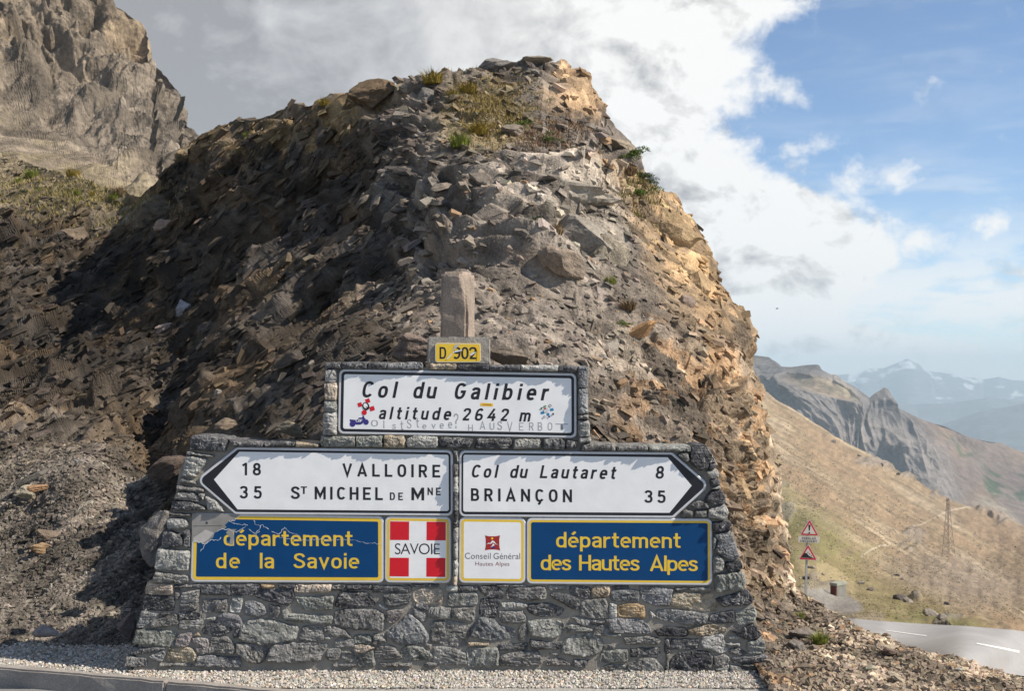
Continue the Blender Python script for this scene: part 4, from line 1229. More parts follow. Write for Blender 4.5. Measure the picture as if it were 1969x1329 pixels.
def inset_dense(poly, d):
    P = np.array(poly, float); c = np.roll(P, -1, 0) - np.roll(P, 1, 0); c /= np.linalg.norm(c, axis=1, keepdims=True) + 1e-9
    A = (P[:, 0] * np.roll(P[:, 1], -1) - np.roll(P[:, 0], -1) * P[:, 1]).sum(); s = 1 if A > 0 else -1
    return P + np.stack([-c[:, 1], c[:, 0]], 1) * s * d
DY = .0006
_tc = {}
def glyphs(s, spacing, bold):
    key = (s, round(spacing, 4), bold)
    if key in _tc: return _tc[key]
    cu = bpy.data.curves.new('t', 'FONT'); cu.body = s; cu.space_character = spacing; cu.offset = bold; cu.resolution_u = 6; cu.fill_mode = 'BOTH'
    o = bpy.data.objects.new('t', cu); C.objects.link(o)
    dg = bpy.context.evaluated_depsgraph_get(); ev = o.evaluated_get(dg); me = ev.to_mesh()
    V = np.array([v.co[:] for v in me.vertices]); Fc = [list(p.vertices) for p in me.polygons]
    ev.to_mesh_clear(); bpy.data.objects.remove(o); bpy.data.curves.remove(cu)
    _tc[key] = (V, Fc); return V, Fc
CAP = None
def text(s, x0, x1, base, cap, Y, mat, parent, aspect=.78, slant=0.0, bold=.012, slope=.0135, name='lettering', spread=None):
    """lettering whose left and right ends, baseline and capital height are given in photo pixels"""
    global CAP
    if CAP is None:
        V, _ = glyphs('H', 1.0, 0.0); CAP = V[:, 1].max() - V[:, 1].min()
    sy = cap / CAP; sx = sy * aspect; sl = slant * cap
    target = (x1 - x0 - sl) / sx
    V1, _ = glyphs(s, 1.0, bold); w1 = V1[:, 0].max() - V1[:, 0].min()
    sp = 1.0
    if len(s) > 1 and spread is None:
        V2, _ = glyphs(s, 1.5, bold); w2 = V2[:, 0].max() - V2[:, 0].min()
        sp = 1.0 + .5 * (target - w1) / max(w2 - w1, 1e-6)
        sp = min(max(sp, .8), 2.6)
    V, Fc = glyphs(s, sp, bold)
    w = V[:, 0].max() - V[:, 0].min(); kx = target / w
    X = (V[:, 0] - V[:, 0].min()) * kx * sx; Yp = V[:, 1] * sy
    X = X + slant * Yp
    PXX = x0 + X; PYY = base - Yp + slope * X
    me = np_mesh(name, pix(PXX, PYY, np.full(len(V), Y)), faces=Fc)
    return link(name, me, parent, mat)
# --- road lettering drawn from centre lines (unit: capital height)
def arc_(cx, cy, rx, ry, a0, a1, n=16, e=2.5):
    t = np.radians(np.linspace(a0, a1, n)); c, s = np.cos(t), np.sin(t)
    return [(cx + rx * np.sign(x) * abs(x) ** (2 / e), cy + ry * np.sign(y) * abs(y) ** (2 / e)) for x, y in zip(c, s)]
def spl_(*p, n=6):
    P = np.array([p[0]] + list(p) + [p[-1]], float); o = []
    for i in range(1, len(P) - 2):
        for t in np.linspace(0, 1, n, endpoint=False):
            a, b, c, d = P[i - 1:i + 3]; o.append(tuple(.5 * ((2 * b) + (c - a) * t + (2 * a - 5 * b + 4 * c - d) * t * t + (-a + 3 * b - 3 * c + d) * t ** 3)))
    return o + [p[-1]]
X7 = .36
bowl = lambda cx=.27, rx=.185: arc_(cx, X7, rx, .285, 0, 360, 26)
GL = {
 'I': (.17, [[(.085, 0), (.085, 1)]]), 'L': (.53, [[(.085, 1), (.085, .085), (.53, .085)]]),
 'E': (.55, [[(.55, .915), (.085, .915), (.085, .085), (.55, .085)], [(.1, .5), (.48, .5)]]), 'F': (.53, [[(.53, .915), (.085, .915), (.085, 0)], [(.1, .5), (.46, .5)]]),
 'T': (.58, [[(0, .915), (.58, .915)], [(.29, .9), (.29, 0)]]), 'H': (.62, [[(.085, 0), (.085, 1)], [(.535, 0), (.535, 1)], [(.1, .5), (.52, .5)]]),
 'N': (.64, [[(.085, 0), (.085, 1)], [(.555, 0), (.555, 1)], [(.09, .93), (.55, .07)]]), 'M': (.78, [[(.085, 0), (.085, 1)], [(.695, 0), (.695, 1)], [(.1, .93), (.39, .25), (.68, .93)]]),
 'V': (.68, [[(.075, 1), (.34, .07), (.605, 1)]]), 'A': (.70, [[(.08, 0), (.35, .93), (.62, 0)], [(.18, .27), (.52, .27)]]),
 'O': (.62, [arc_(.31, .5, .225, .415, 0, 360, 34)]), 'C': (.58, [arc_(.31, .5, .225, .415, 38, 322, 30)]), 'G': (.62, [arc_(.31, .5, .225, .415, 38, 345, 30) + [(.535, .46), (.33, .46)]]),
 'D': (.60, [[(.085, .5), (.085, .915), (.27, .915)] + arc_(.29, .5, .225, .415, 88, -88, 20) + [(.27, .085), (.085, .085), (.085, .5)]]),
 'R': (.60, [[(.085, 0), (.085, .915), (.28, .915)] + arc_(.30, .695, .195, .22, 88, -88, 14) + [(.28, .475), (.1, .475)], [(.30, .475), (.52, 0)]]),
 'B': (.58, [[(.085, .5), (.085, .915), (.28, .915)] + arc_(.28, .71, .18, .205, 88, -88, 12) + [(.28, .505), (.1, .505)], [(.28, .505)] + arc_(.29, .295, .205, .21, 88, -88, 12) + [(.28, .085), (.085, .085), (.085, .5)]]),
 'S': (.58, [spl_((.505, .74), (.43, .87), (.29, .915), (.14, .86), (.095, .72), (.16, .60), (.31, .51), (.45, .42), (.505, .27), (.43, .13), (.28, .085), (.13, .13), (.06, .27))]),
 'U': (.62, [[(.085, 1), (.085, .35)] + arc_(.31, .33, .225, .245, 180, 360, 16) + [(.535, .35), (.535, 1)]]),
 '1': (.36, [[(.275, 0), (.275, 1)], [(.27, .93), (.04, .77)]]), '8': (.58, [arc_(.29, .715, .175, .20, 0, 360, 24, 2.2), arc_(.29, .29, .205, .205, 0, 360, 24, 2.2)]),
 '3': (.56, [spl_((.06, .78), (.14, .89), (.27, .915), (.41, .87), (.46, .73), (.40, .58), (.24, .53)), spl_((.24, .53), (.42, .47), (.475, .30), (.42, .14), (.27, .085), (.12, .12), (.05, .25))]),
 '5': (.56, [[(.50, .915), (.13, .915), (.10, .52)], spl_((.10, .52), (.20, .59), (.31, .60), (.44, .52), (.475, .34), (.42, .15), (.27, .085), (.12, .12), (.05, .24))]),
 '2': (.56, [spl_((.075, .72), (.12, .87), (.27, .915), (.43, .86), (.47, .69), (.40, .52), (.09, .085)), [(.06, .085), (.52, .085)]]),
 '6': (.58, [arc_(.29, .29, .205, .205, 0, 360, 24, 2.3), spl_((.47, .80), (.38, .90), (.27, .90), (.14, .78), (.09, .56), (.088, .32))]),
 '4': (.60, [[(.40, .97), (.07, .29), (.58, .29)], [(.42, .60), (.42, 0)]]), '0': (.56, [arc_(.28, .5, .195, .415, 0, 360, 30, 2.4)]),
 '9': (.58, [arc_(.29, .71, .205, .205, 0, 360, 24, 2.3), spl_((.11, .20), (.20, .10), (.31, .10), (.44, .22), (.49, .44), (.492, .68))]),
 'a': (.50, [spl_((.07, .55), (.13, .64), (.25, .66), (.37, .62), (.41, .50), (.41, .0)), spl_((.41, .40), (.26, .40), (.12, .34), (.09, .21), (.14, .10), (.25, .08), (.37, .14), (.41, .24))]),
 'b': (.54, [[(.085, 0), (.085, 1)], bowl(.27)]), 'd': (.54, [[(.455, 0), (.455, 1)], bowl(.27)]), 'o': (.54, [bowl(.27)]), 'p': (.54, [[(.085, .72), (.085, -.24)], bowl(.27)]),
 'e': (.53, [[(.10, .37), (.455, .37)] + arc_(.27, X7, .185, .285, 2, 312, 24)]), 'i': (.17, [[(.085, 0), (.085, .72)], [(.085, .84), (.085, 1.0)]]), 'l': (.17, [[(.085, 0), (.085, 1)]]),
 't': (.38, [[(.17, .95), (.17, .2)] + arc_(.29, .2, .12, .12, 180, 265, 8, 2) + [(.36, .083)], [(.02, .66), (.36, .66)]]),
 'u': (.52, [[(.085, .72), (.085, .25)] + arc_(.26, .25, .175, .17, 180, 360, 14) + [(.435, .25)], [(.435, 0), (.435, .72)]]),
 'n': (.52, [[(.085, 0), (.085, .72)], [(.085, .46)] + arc_(.26, .46, .175, .18, 180, 0, 14) + [(.435, .46), (.435, 0)]]),
 'm': (.80, [[(.085, 0), (.085, .72)], [(.085, .46)] + arc_(.24, .46, .155, .18, 180, 0, 12) + [(.395, .46), (.395, 0)], [(.395, .46)] + arc_(.55, .46, .155, .18, 180, 0, 12) + [(.705, .46), (.705, 0)]]),
 'r': (.37, [[(.085, 0), (.085, .72)], [(.085, .42)] + arc_(.29, .42, .205, .22, 180, 88, 10, 2) + [(.36, .64)]]),
 's': (.46, [spl_((.40, .53), (.34, .62), (.23, .65), (.12, .61), (.09, .52), (.15, .42), (.24, .37), (.35, .31), (.39, .20), (.34, .10), (.22, .07), (.11, .10), (.05, .20))]),
 'v': (.52, [[(.065, .72), (.26, .07), (.455, .72)]]), '?': (.46, [spl_((.06, .75), (.12, .88), (.24, .92), (.37, .86), (.40, .72), (.33, .58), (.23, .45), (.23, .28)), [(.23, .16), (.23, 0)]]),
}
GL['é'] = (.53, GL['e'][1] + [[(.22, .84), (.37, 1.02)]]); GL['Ç'] = (.58, GL['C'][1] + [[(.33, .06), (.33, -.06), (.22, -.20)]])
def ribbon(P, w):
    P = np.array(P, float); keep = [0] + [i for i in range(1, len(P)) if np.linalg.norm(P[i] - P[i - 1]) > 1e-4]; P = P[keep]
    closed = np.linalg.norm(P[0] - P[-1]) < 1e-3 and len(P) > 3
    if closed: P = P[:-1]
    n = len(P); L = []; R = []
    for i in range(n):
        a = P[i - 1] if (i > 0 or closed) else None; b = P[(i + 1) % n] if (i < n - 1 or closed) else None
        if a is None: t = b - P[i]; t /= np.linalg.norm(t); m = np.array([-t[1], t[0]]); k = 1
        elif b is None: t = P[i] - a; t /= np.linalg.norm(t); m = np.array([-t[1], t[0]]); k = 1
        else:
            u = (P[i] - a) / np.linalg.norm(P[i] - a); v = (b - P[i]) / np.linalg.norm(b - P[i]); t = u + v; t /= np.linalg.norm(t) + 1e-9
            m = np.array([-t[1], t[0]]); k = 1 / max(.35, abs(m @ np.array([-u[1], u[0]])))
        L.append(P[i] + m * w / 2 * k); R.append(P[i] - m * w / 2 * k)
    V = np.array(L + R); F_ = [[i, (i + 1) % n, n + (i + 1) % n, n + i] for i in range(n if closed else n - 1)]
    return V, F_
def road_text(s, x0, x1, base, cap, Y, mat, parent, w=.165, aspect=1.12, slant=0.0, slope=.0135, name='letter', each=True, jit=0.0):
    """lettering between two photo columns; letter widths fixed by the capital height, gaps spread to fit"""
    tot = sum(GL[c][0] for c in s) * cap * aspect
    gap = (x1 - x0 - slant * cap - tot) / max(1, len(s) - 1) if len(s) > 1 else 0
    kx = 1.0
    if len(s) == 1: kx = (x1 - x0 - slant * cap) / tot
    x = x0; VV = []; FF = []; nb = 0; objs = []; rr = np.random.default_rng(len(s) * 7 + int(x0)); k = 0
    for c in s:
        gw, strokes = GL[c]; jj = rr.normal(0, jit, 3)
        for st in strokes:
            V, Fc = ribbon(st, w)
            X = V[:, 0] * cap * aspect * kx; Yp = V[:, 1] * cap * (1 + jj[1])
            PXX = x + X + slant * Yp + jj[0] * cap; PYY = base - Yp + slope * (x + X - x0) + jj[2] * cap
            VV.append(pix(PXX, PYY, np.full(len(V), Y - .00006 * (k % 7)))); FF += [[i + nb for i in f] for f in Fc]; nb += len(V); k += 1
        x += gw * cap * aspect * kx + gap
        if each:
            objs.append(link(name, np_mesh(name, np.concatenate(VV), faces=FF), parent, mat)); VV = []; FF = []; nb = 0
    if not each: objs.append(link(name, np_mesh(name, np.concatenate(VV), faces=FF), parent, mat))
    return objs

YS = 9.165           # front of the sign faces
def sign_root(label, x, y, cat='sign', grp=None):
    return empty('road_sign', [float(v) for v in pix(x, y, YS + .03)], label, cat, grp)

# --- pass sign
r = sign_root('white black-bordered pass name board at the top, with stickers and faded marker writing', 880, 840)
Q = [(652, 709.5), (1108.5, 718), (1109, 843), (649.5, 834.5)]
plate('panel', rounded(Q, 11), YS, M['rim'], r, .03, .006)
plate('border', rounded(inset(Q, 4.6), 8), YS - DY, M['black'], r)
plate('face', rounded(inset(Q, 10), 4), YS - 2 * DY, M['white'], r)
L = YS - 3 * DY
road_text('Col', 694.5, 766.5, 764.5, 31.5, L, M['black'], r, slant=.2, aspect=1.08)
road_text('du', 793, 843, 766, 31.5, L, M['black'], r, slant=.2, aspect=1.08)
road_text('Galibier', 872, 1058.5, 767.8, 31.5, L, M['black'], r, slant=.2, aspect=1.08)
road_text('altitude', 727.5, 870.5, 806.2, 24.2, L, M['black'], r, slant=.2, aspect=1.08)
road_text('2642', 888, 980.5, 809, 24.2, L, M['black'], r, slant=.2, aspect=1.08)
road_text('m', 998, 1023.5, 810.8, 24.2, L, M['black'], r, slant=.2, aspect=1.08)
for s, a, b, y, c, mt in (('Ist', 736, 776, 824, 15, 'scrawl'), ('Stevee', 783, 867, 825, 15, 'scrawl'), ('?', 872, 882, 827, 24, 'scrawl'), ('HAUSVERBO', 900, 1064, 826, 15, 'scrawl'), ('T', 1070, 1094, 829, 14, 'scrawl_dark'), ('O', 711, 726, 820, 12, 'scrawl')):
    road_text(s, a, b, y, c, L, M[mt], r, w=.10, name='scrawled_letter', each=True, jit=.13, aspect=1.1)
def quad_at(cx, cy, w, h, rot):
    c, s = math.cos(math.radians(rot)), math.sin(math.radians(rot))
    return [(cx + x * c - y * s, cy + x * s + y * c) for x, y in ((-w / 2, -h / 2), (w / 2, -h / 2), (w / 2, h / 2), (-w / 2, h / 2))]
def disc(cx, cy, rx, ry=None, n=18, rot=0): 
    ry = ry or rx; c, s = math.cos(math.radians(rot)), math.sin(math.radians(rot))
    return [(cx + rx * math.cos(t) * c - ry * math.sin(t) * s, cy + rx * math.cos(t) * s + ry * math.sin(t) * c) for t in np.linspace(0, 2 * math.pi, n, endpoint=False)]
def sticker(label, x, y, shapes):
    e = empty('sticker', [float(v) for v in pix(x, y, L)], label, 'sticker', 'stickers on the pass name board')
    for k, (nm, poly, mt) in enumerate(shapes): plate(nm, poly, L - DY * .5 * (k + 1), M[mt], e)
    return e
sticker('small sticker of four red squares round a black and white emblem on the pass board', 703, 782, [
    ('red_square', quad_at(707, 771, 8.5, 8, -20), 'red'), ('red_square', quad_at(692, 778.5, 8, 8, -18), 'red'), ('red_square', quad_at(715.5, 786, 9, 8.5, -18), 'red'), ('red_square', disc(700.5, 793.5, 5), 'red'),
    ('emblem', disc(703.5, 781.5, 6.6, 8, rot=-25), 'black'), ('emblem_face', disc(703, 780.5, 3.8, 5.2, rot=-25), 'white'), ('emblem_mark', quad_at(706, 784, 5, 2, 30), 'black')])
moto = [(672.5, 806.5), (680, 807.5), (686, 808), (690, 803.5), (696, 803), (698, 800), (696, 799), (698, 798.6), (700, 801), (701, 804), (703.5, 806), (701, 808), (703, 811), (699, 812), (697, 815), (693, 817), (686, 817), (680, 815), (677, 811), (673, 811)]
e = sticker('dark blue motorbike-shaped sticker in the lower left corner of the pass board', 690, 812, [('motorbike', moto, 'navy'), ('wheel', disc(678, 815.5, 5.6), 'navy'), ('wheel', disc(704, 812, 5.2), 'navy')])
text('CBF', 683.5, 697, 811.5, 5.2, L - DY * 2.4, M['white'], e, 1.2, .2, .01)
e = sticker('small yellow rectangular sticker between the two lines of the pass board', 936, 778, [('label', [(924.5, 775), (948, 776), (947.5, 782), (924, 781)], 'orange')])
plate('print', [(928, 777.5), (944.5, 778), (944.5, 779.2), (928, 778.7)], L - DY * 1.2, M['ink'], e)
e = sticker('small blue, green and white cross-shaped sticker at the right of the pass board', 1051, 791, [
    ('patch', quad_at(1061, 788, 7, 5, -10), 'cyan'), ('patch', quad_at(1043, 794, 6.5, 5, -10), 'cyan'), ('patch', quad_at(1054, 797, 5, 5, -10), 'cyan'),
    ('disc', disc(1057.5, 780.5, 2.8), 'ink'), ('disc_middle', disc(1057.5, 780.5, 1.6), 'white'), ('patch', quad_at(1048, 781.5, 5, 3, -15), 'green'), ('patch', quad_at(1041, 786, 3, 5, 10), 'green'),
    ('emblem', quad_at(1050, 789, 9, 8, -15), 'rim'), ('patch', quad_at(1048, 786, 4, 3, -30), 'darkred'), ('patch', quad_at(1063.5, 796.5, 3.5, 4, 20), 'ink'), ('patch', quad_at(1056, 801.5, 4, 3, 0), 'navy'), ('disc', disc(1046.5, 802, 2.2), 'ink'), ('disc_middle', disc(1046.5, 802, 1.1), 'white'), ('bar', quad_at(1043, 784, 7, 1, -15), 'ink')])

# --- left arrow
r = sign_root('white direction sign pointing left, two lines of names and distances', 660, 990)
Q = [(455.5, 860), (871, 866), (871.5, 992.6), (452, 989.6), (375.5, 923.7)]
plate('panel', rounded(Q, [10, 11, 11, 10, 14]), YS, M['rim'], r, .03, .006)
plate('border', rounded(inset(Q, 4.6), [7, 8, 8, 7, 10]), YS - DY, M['black'], r)
plate('face', rounded([(460.3, 869), (862.5, 874.8), (863, 983.2), (456.8, 980), (411.4, 922.6)], [1, 4, 4, 1, 0]), YS - 2 * DY, M['white'], r)
bk = dict(aspect=.78, bold=.018)
road_text('18', 465.5, 501.8, 914.3, 24.2, L, M['black'], r)
road_text('35', 461.5, 503.5, 959, 24.2, L, M['black'], r)
road_text('VALLOIRE', 658.5, 846.6, 916.2, 24.6, L, M['black'], r)
road_text('S', 559.5, 576.5, 960.0, 24.4, L, M['black'], r)
road_text('T', 578.4, 590.2, 950.2, 14.4, L, M['black'], r, w=.17)
road_text('MICHEL', 605, 736.2, 960.6, 24.6, L, M['black'], r)
road_text('DE', 749.7, 774.8, 962, 14.6, L, M['black'], r, w=.17)
road_text('M', 791, 815.8, 962.4, 24.6, L, M['black'], r)
road_text('NE', 822, 847.4, 952.6, 14.6, L, M['black'], r, w=.17)
# --- right arrow
r = sign_root('white direction sign pointing right, two lines of names and distances', 1110, 995)
Q = [(883, 866.3), (1292.5, 870), (1365.5, 933.7), (1295, 996.8), (882.6, 994)]
plate('panel', rounded(Q, [11, 10, 14, 10, 11]), YS, M['rim'], r, .03, .006)
plate('border', rounded(inset(Q, 4.6), [8, 7, 10, 7, 8]), YS - DY, M['black'], r)
plate('face', rounded([(891, 874.8), (1283.8, 879.8), (1330, 934.3), (1287.4, 986.6), (890.7, 984.4)], [4, 1, 0, 1, 4]), YS - 2 * DY, M['white'], r)
road_text('Col', 905.5, 960, 918.6, 24.8, L, M['black'], r, slant=.2, aspect=1.08)
road_text('du', 979.5, 1017.3, 919.4, 24.8, L, M['black'], r, slant=.2, aspect=1.08)
road_text('Lautaret', 1037.5, 1187.5, 919.9, 24.8, L, M['black'], r, slant=.2, aspect=1.08)
road_text('8', 1260, 1278.3, 921, 24.6, L, M['black'], r, slant=.1)
road_text('BRIANÇON', 905.5, 1100, 963.8, 24.6, L, M['black'], r)
road_text('35', 1239.6, 1280, 967.4, 24.4, L, M['black'], r)

# --- blue board left
r = sign_root('blue board with yellow lettering for Savoie, its film torn off at the upper left corner', 550, 1118)
Q = [(369.5, 987.2), (737.6, 993.2), (738, 1121.6), (366, 1120)]
plate('panel', rounded(Q, 10), YS + .012, M['rim'], r, .025, .006)
YB = YS + .012
plate('border', rounded(inset(Q, 4.4), 7), YB - DY, M['yellow'], r)
plate('face', rounded(inset(Q, 10.5), 3), YB - 2 * DY, M['blue'], r)
LB = YB - 3 * DY
hb = dict(aspect=.90, bold=.012)
road_text('département', 429.2, 678.5, 1050, 30, LB, M['yellow'], r, slope=.004, w=.125, aspect=1.34)
road_text('de', 414.3, 461.6, 1093.6, 30, LB, M['yellow'], r, slope=.004, w=.125, aspect=1.34)
road_text('la', 498.8, 527.8, 1093.8, 30, LB, M['yellow'], r, slope=.004, w=.125, aspect=1.34)
road_text('Savoie', 564, 691.2, 1093.8, 30, LB, M['yellow'], r, slope=.004, w=.125, aspect=1.34)
z6 = lambda *p: [(220 + x / 4.102, 830 + y / 4.102) for x, y in p]
tornP = z6((612, 648), (1000, 654), (975, 668), (945, 700), (905, 708), (870, 740), (885, 755), (862, 772), (835, 770), (812, 792), (790, 800), (778, 838), (745, 858), (708, 893), (690, 872), (668, 880), (650, 868), (612, 876))
plate('bare_backing', tornP, LB - DY, M['bare'], r)
plate('bare_patch', z6((622, 840), (720, 775), (785, 800), (745, 850), (700, 880), (622, 870)), LB - 1.6 * DY, M['bare_light'], r)
plate('bare_seam', z6((620, 745), (850, 742), (850, 747), (620, 750)), LB - 1.6 * DY, M['ink'], r)
plate('screw_head', [(220 + x / 4.102, 830 + y / 4.102) for x, y in disc(728, 722, 11)], LB - 2 * DY, M['ink'], r)
plate('bare_hole', z6((935, 795), (945, 830), (935, 895), (905, 890), (915, 840), (880, 800), (900, 770), (965, 772)), LB - DY, M['bare'], r)
rc = np.random.default_rng(5)
def crack(pts, w=1.0):
    """ragged pale edge of torn film as one thin strip"""
    P = [np.array(pts[0], float)]
    for a, b in zip(pts[:-1], pts[1:]):
        a, b = np.array(a, float), np.array(b, float); k = max(2, int(np.linalg.norm(b - a) / 3))
        for i in range(1, k + 1): P.append(a + (b - a) * i / k + rc.normal(0, .8, 2))
    P = np.array(P); T = np.gradient(P, axis=0); T /= np.linalg.norm(T, axis=1, keepdims=True) + 1e-9
    Nn = np.stack([-T[:, 1], T[:, 0]], 1) * (rc.uniform(.15, .65, (len(P), 1)) * w)
    A = np.array([pix(x, y, LB - 2 * DY) for x, y in P + Nn]); B = np.array([pix(x, y, LB - 2 * DY) for x, y in P - Nn])
    n = len(P); me = np_mesh('film_crack', np.concatenate([A, B]), faces=[[i, i + 1, n + i + 1, n + i] for i in range(n - 1)])
    return link('film_crack', me, r, M['crack'])
crack(z6((1000, 656), (945, 702), (905, 710)), 1.3); crack(z6((612, 878), (650, 868), (668, 882), (690, 872), (710, 895), (700, 925), (680, 945)), 1.2)
crack(z6((710, 893), (760, 855), (830, 860), (840, 835)), 1.2); crack(z6((812, 790), (835, 770), (870, 775), (900, 770), (960, 800), (1035, 745)), 1.1)
crack(z6((905, 710), (970, 735), (1050, 740))); crack(z6((1100, 700), (1110, 730), (1150, 745))); crack(z6((1060, 770), (1110, 810), (1160, 740), (1215, 770))); crack(z6((1240, 790), (1300, 810), (1340, 760)))
crack(z6((880, 860), (910, 905), (935, 895)), .9); crack(z6((1110, 850), (1120, 800), (1150, 790)), .8); crack(z6((1340, 755), (1380, 800), (1460, 820)), .7)
crack(z6((1300, 840), (1400, 850), (1500, 858), (1600, 850), (1700, 860)), .7); crack(z6((1700, 860), (1850, 850), (1960, 875), (2080, 890), (2120, 893)), .6)
# --- Savoie crest board
r = sign_root('square white board with red corner blocks and the word SAVOIE', 803, 1120)
Q = [(740, 992.8), (867.6, 994.6), (867.6, 1122), (739.4, 1121)]
plate('panel', rounded(Q, 11), YS + .008, M['rim'], r, .028, .006); YB = YS + .008
plate('border', rounded(inset(Q, 4.3), 8), YB - DY, M['yellow'], r)
plate('face', rounded(inset(Q, 9), 3), YB - 2 * DY, M['white'], r)
z7 = lambda *p: [(660 + x / 4.102, 830 + y / 4.102) for x, y in p]
for a in (((370, 710), (520, 712), (519, 858), (369, 857)), ((658, 713), (809, 714), (809, 861), (657, 860)), ((367, 997), (518, 998), (517, 1146), (365, 1144)), ((656, 998), (806, 999), (805, 1150), (655, 1147))):
    plate('red_square', z7(*a), YB - 3 * DY, M['red'], r)
text('SAVOIE', 759.5, 845.8, 1066.3, 20.8, YB - 3 * DY, M['black'], r, .95, 0, -.006, slope=.004)
# --- council board
r = sign_root('square white council board with a small dark red mountain emblem', 946, 1121)
Q = [(882.6, 994.4), (1010.8, 996.2), (1010.8, 1123.2), (882.2, 1121.8)]
plate('panel', rounded(Q, 11), YS + .008, M['rim'], r, .028, .006)
plate('border', rounded(inset(Q, 4.3), 8), YB - DY, M['yellow'], r)
plate('face', rounded(inset(Q, 9), 4), YB - 2 * DY, M['white'], r)
LL = YB - 3 * DY
lg = z7((1118, 821), (1150, 828), (1200, 828), (1237, 821), (1231, 850), (1231, 905), (1238, 939), (1200, 933), (1150, 933), (1117, 939), (1124, 905), (1124, 850))
plate('emblem_ground', lg, LL, M['darkred'], r)
plate('emblem_sun', [(660 + x / 4.102, 830 + y / 4.102) for x, y in disc(1175, 845, 9)], LL - DY, M['orange'], r)
plate('emblem_peaks', z7((1128, 893), (1150, 878), (1158, 884), (1175, 860), (1192, 868), (1205, 888), (1225, 893), (1205, 892), (1192, 882), (1178, 876), (1165, 888), (1150, 886)), LL - DY, M['white'], r)
plate('emblem_path', z7((1180, 884), (1196, 896), (1178, 908), (1160, 912), (1176, 900)), LL - DY, M['white'], r)
plate('emblem_lake', z7((1162, 914), (1196, 908), (1200, 920), (1178, 925)), LL - DY, M['navy'], r)
text('Conseil', 894, 943.5, 1075.3, 11.6, LL, M['ink'], r, .95, 0, -.004, slope=.004)
text('Général', 949, 1000.2, 1075.6, 11.6, LL, M['ink'], r, .95, 0, -.004, slope=.004)
text('Hautes Alpes', 914.2, 979.5, 1088.4, 7.6, LL, M['redink'], r, 1.1, 0, -.006, slope=.004)
# --- blue board right
r = sign_root('intact blue board with yellow lettering for Hautes Alpes', 1190, 1124)
Q = [(1012.6, 996), (1369.4, 998), (1369.8, 1126.4), (1012.4, 1123.4)]
plate('panel', rounded(Q, 11), YS + .004, M['rim'], r, .03, .006); YB = YS + .004
plate('border', rounded(inset(Q, 4.4), 8), YB - DY, M['yellow'], r)
plate('face', rounded(inset(Q, 8.6), 4), YB - 2 * DY, M['blue'], r)
LB = YB - 3 * DY
road_text('département', 1068.4, 1309.3, 1053.6, 30, LB, M['yellow'], r, slope=.004, w=.125, aspect=1.34)
road_text('des', 1038.8, 1098.5, 1097.4, 30, LB, M['yellow'], r, slope=.004, w=.125, aspect=1.34)
road_text('Hautes', 1112.5, 1230, 1097.8, 30, LB, M['yellow'], r, slope=.004, w=.125, aspect=1.34)
road_text('Alpes', 1248.8, 1342, 1098.8, 30, LB, M['yellow'], r, slope=.004, w=.125, aspect=1.34)

# --- plinth, route plate, granite post on top
M['plinth'] = rock_mat('plinth_concrete', attr=False, base=(.29, .27, .24), s1=6, s2=70, lo=.75, hi=1.15, bd=.006, bs=.8, grit=.25)
M['granite'] = rock_mat('post_granite', attr=False, base=(.31, .25, .20), s1=5, s2=60, lo=.75, hi=1.2, bd=.006, bs=.9, grit=.25)
a = pix(821, 699, 9.17); b = pix(941, 648, 9.17)
plr = link('concrete_block', rough_box(a[0], b[0], 9.17, 9.52, a[2] - .01, b[2], (16, 6, 8), .007, 3, .012), None, M['plinth'])
tag(plr, 'rough grey concrete block on top of the wall that carries the yellow route plate', 'block')
# post: tapered, worn top, chipped right edge
pb = pix(880, 652, 9.40); hw = .108
zt = pix(880, 523, 9.40)[2]; zb = pb[2]
def shp(v):
    t = (v.co.z - zb) / (zt - zb)
    v.co.x = pb[0] + (v.co.x - pb[0]) * (1.05 - .06 * t) + .003 * t
    if t > .93: v.co.x = pb[0] + (v.co.x - pb[0]) * (1 - (t - .93) * 1.2); v.co.y = 9.42 + (v.co.y - 9.42) * (1 - (t - .93) * 1.2)
me = rough_box(pb[0] - hw, pb[0] + hw, 9.30, 9.53, zb - .01, zt, (10, 10, 26), .010, 8, .022, shp)
bm = bmesh.new(); bm.from_mesh(me)
P1 = Vector((pb[0] + hw - .055, 9.30, zt - .06)); n1 = Vector((.8, -.55, .16)).normalized()
for v in bm.verts:
    dz = (v.co - P1).dot(n1)
    if dz > 0 : v.co -= n1 * dz * .9
bm.to_mesh(me); bm.free()
me.transform(Matrix.Translation((pb[0], 9.42, 0)) @ Matrix.Rotation(math.radians(-15), 4, 'Z') @ Matrix.Translation((-pb[0], -9.42, 0)))
post = link('granite_post', me, None, M['granite'])
tag(post, 'upright brown granite marker post standing on the concrete block', 'post')
r = empty('route_plate', [float(v) for v in pix(880, 697, 9.15)], 'yellow route number plate with scratches fixed to the concrete block', 'plate')
Q = [(836.6, 659.6), (924, 660.4), (924.6, 697), (836.8, 697)]
plate('panel', rounded(Q, 5), 9.157, M['yellow'], r, .012, .002)
plate('pale_edge', rounded(inset(Q, .2), 5), 9.1565, M['crack'], r); plate('face', rounded(inset(Q, 1.2), 4), 9.156, M['yellow'], r)
road_text('D', 845, 858.3, 690.5, 23.5, 9.1553, M['black'], r, slope=0, w=.14)
road_text('902', 870.5, 917, 691, 24, 9.1553, M['black'], r, slope=0, w=.14)
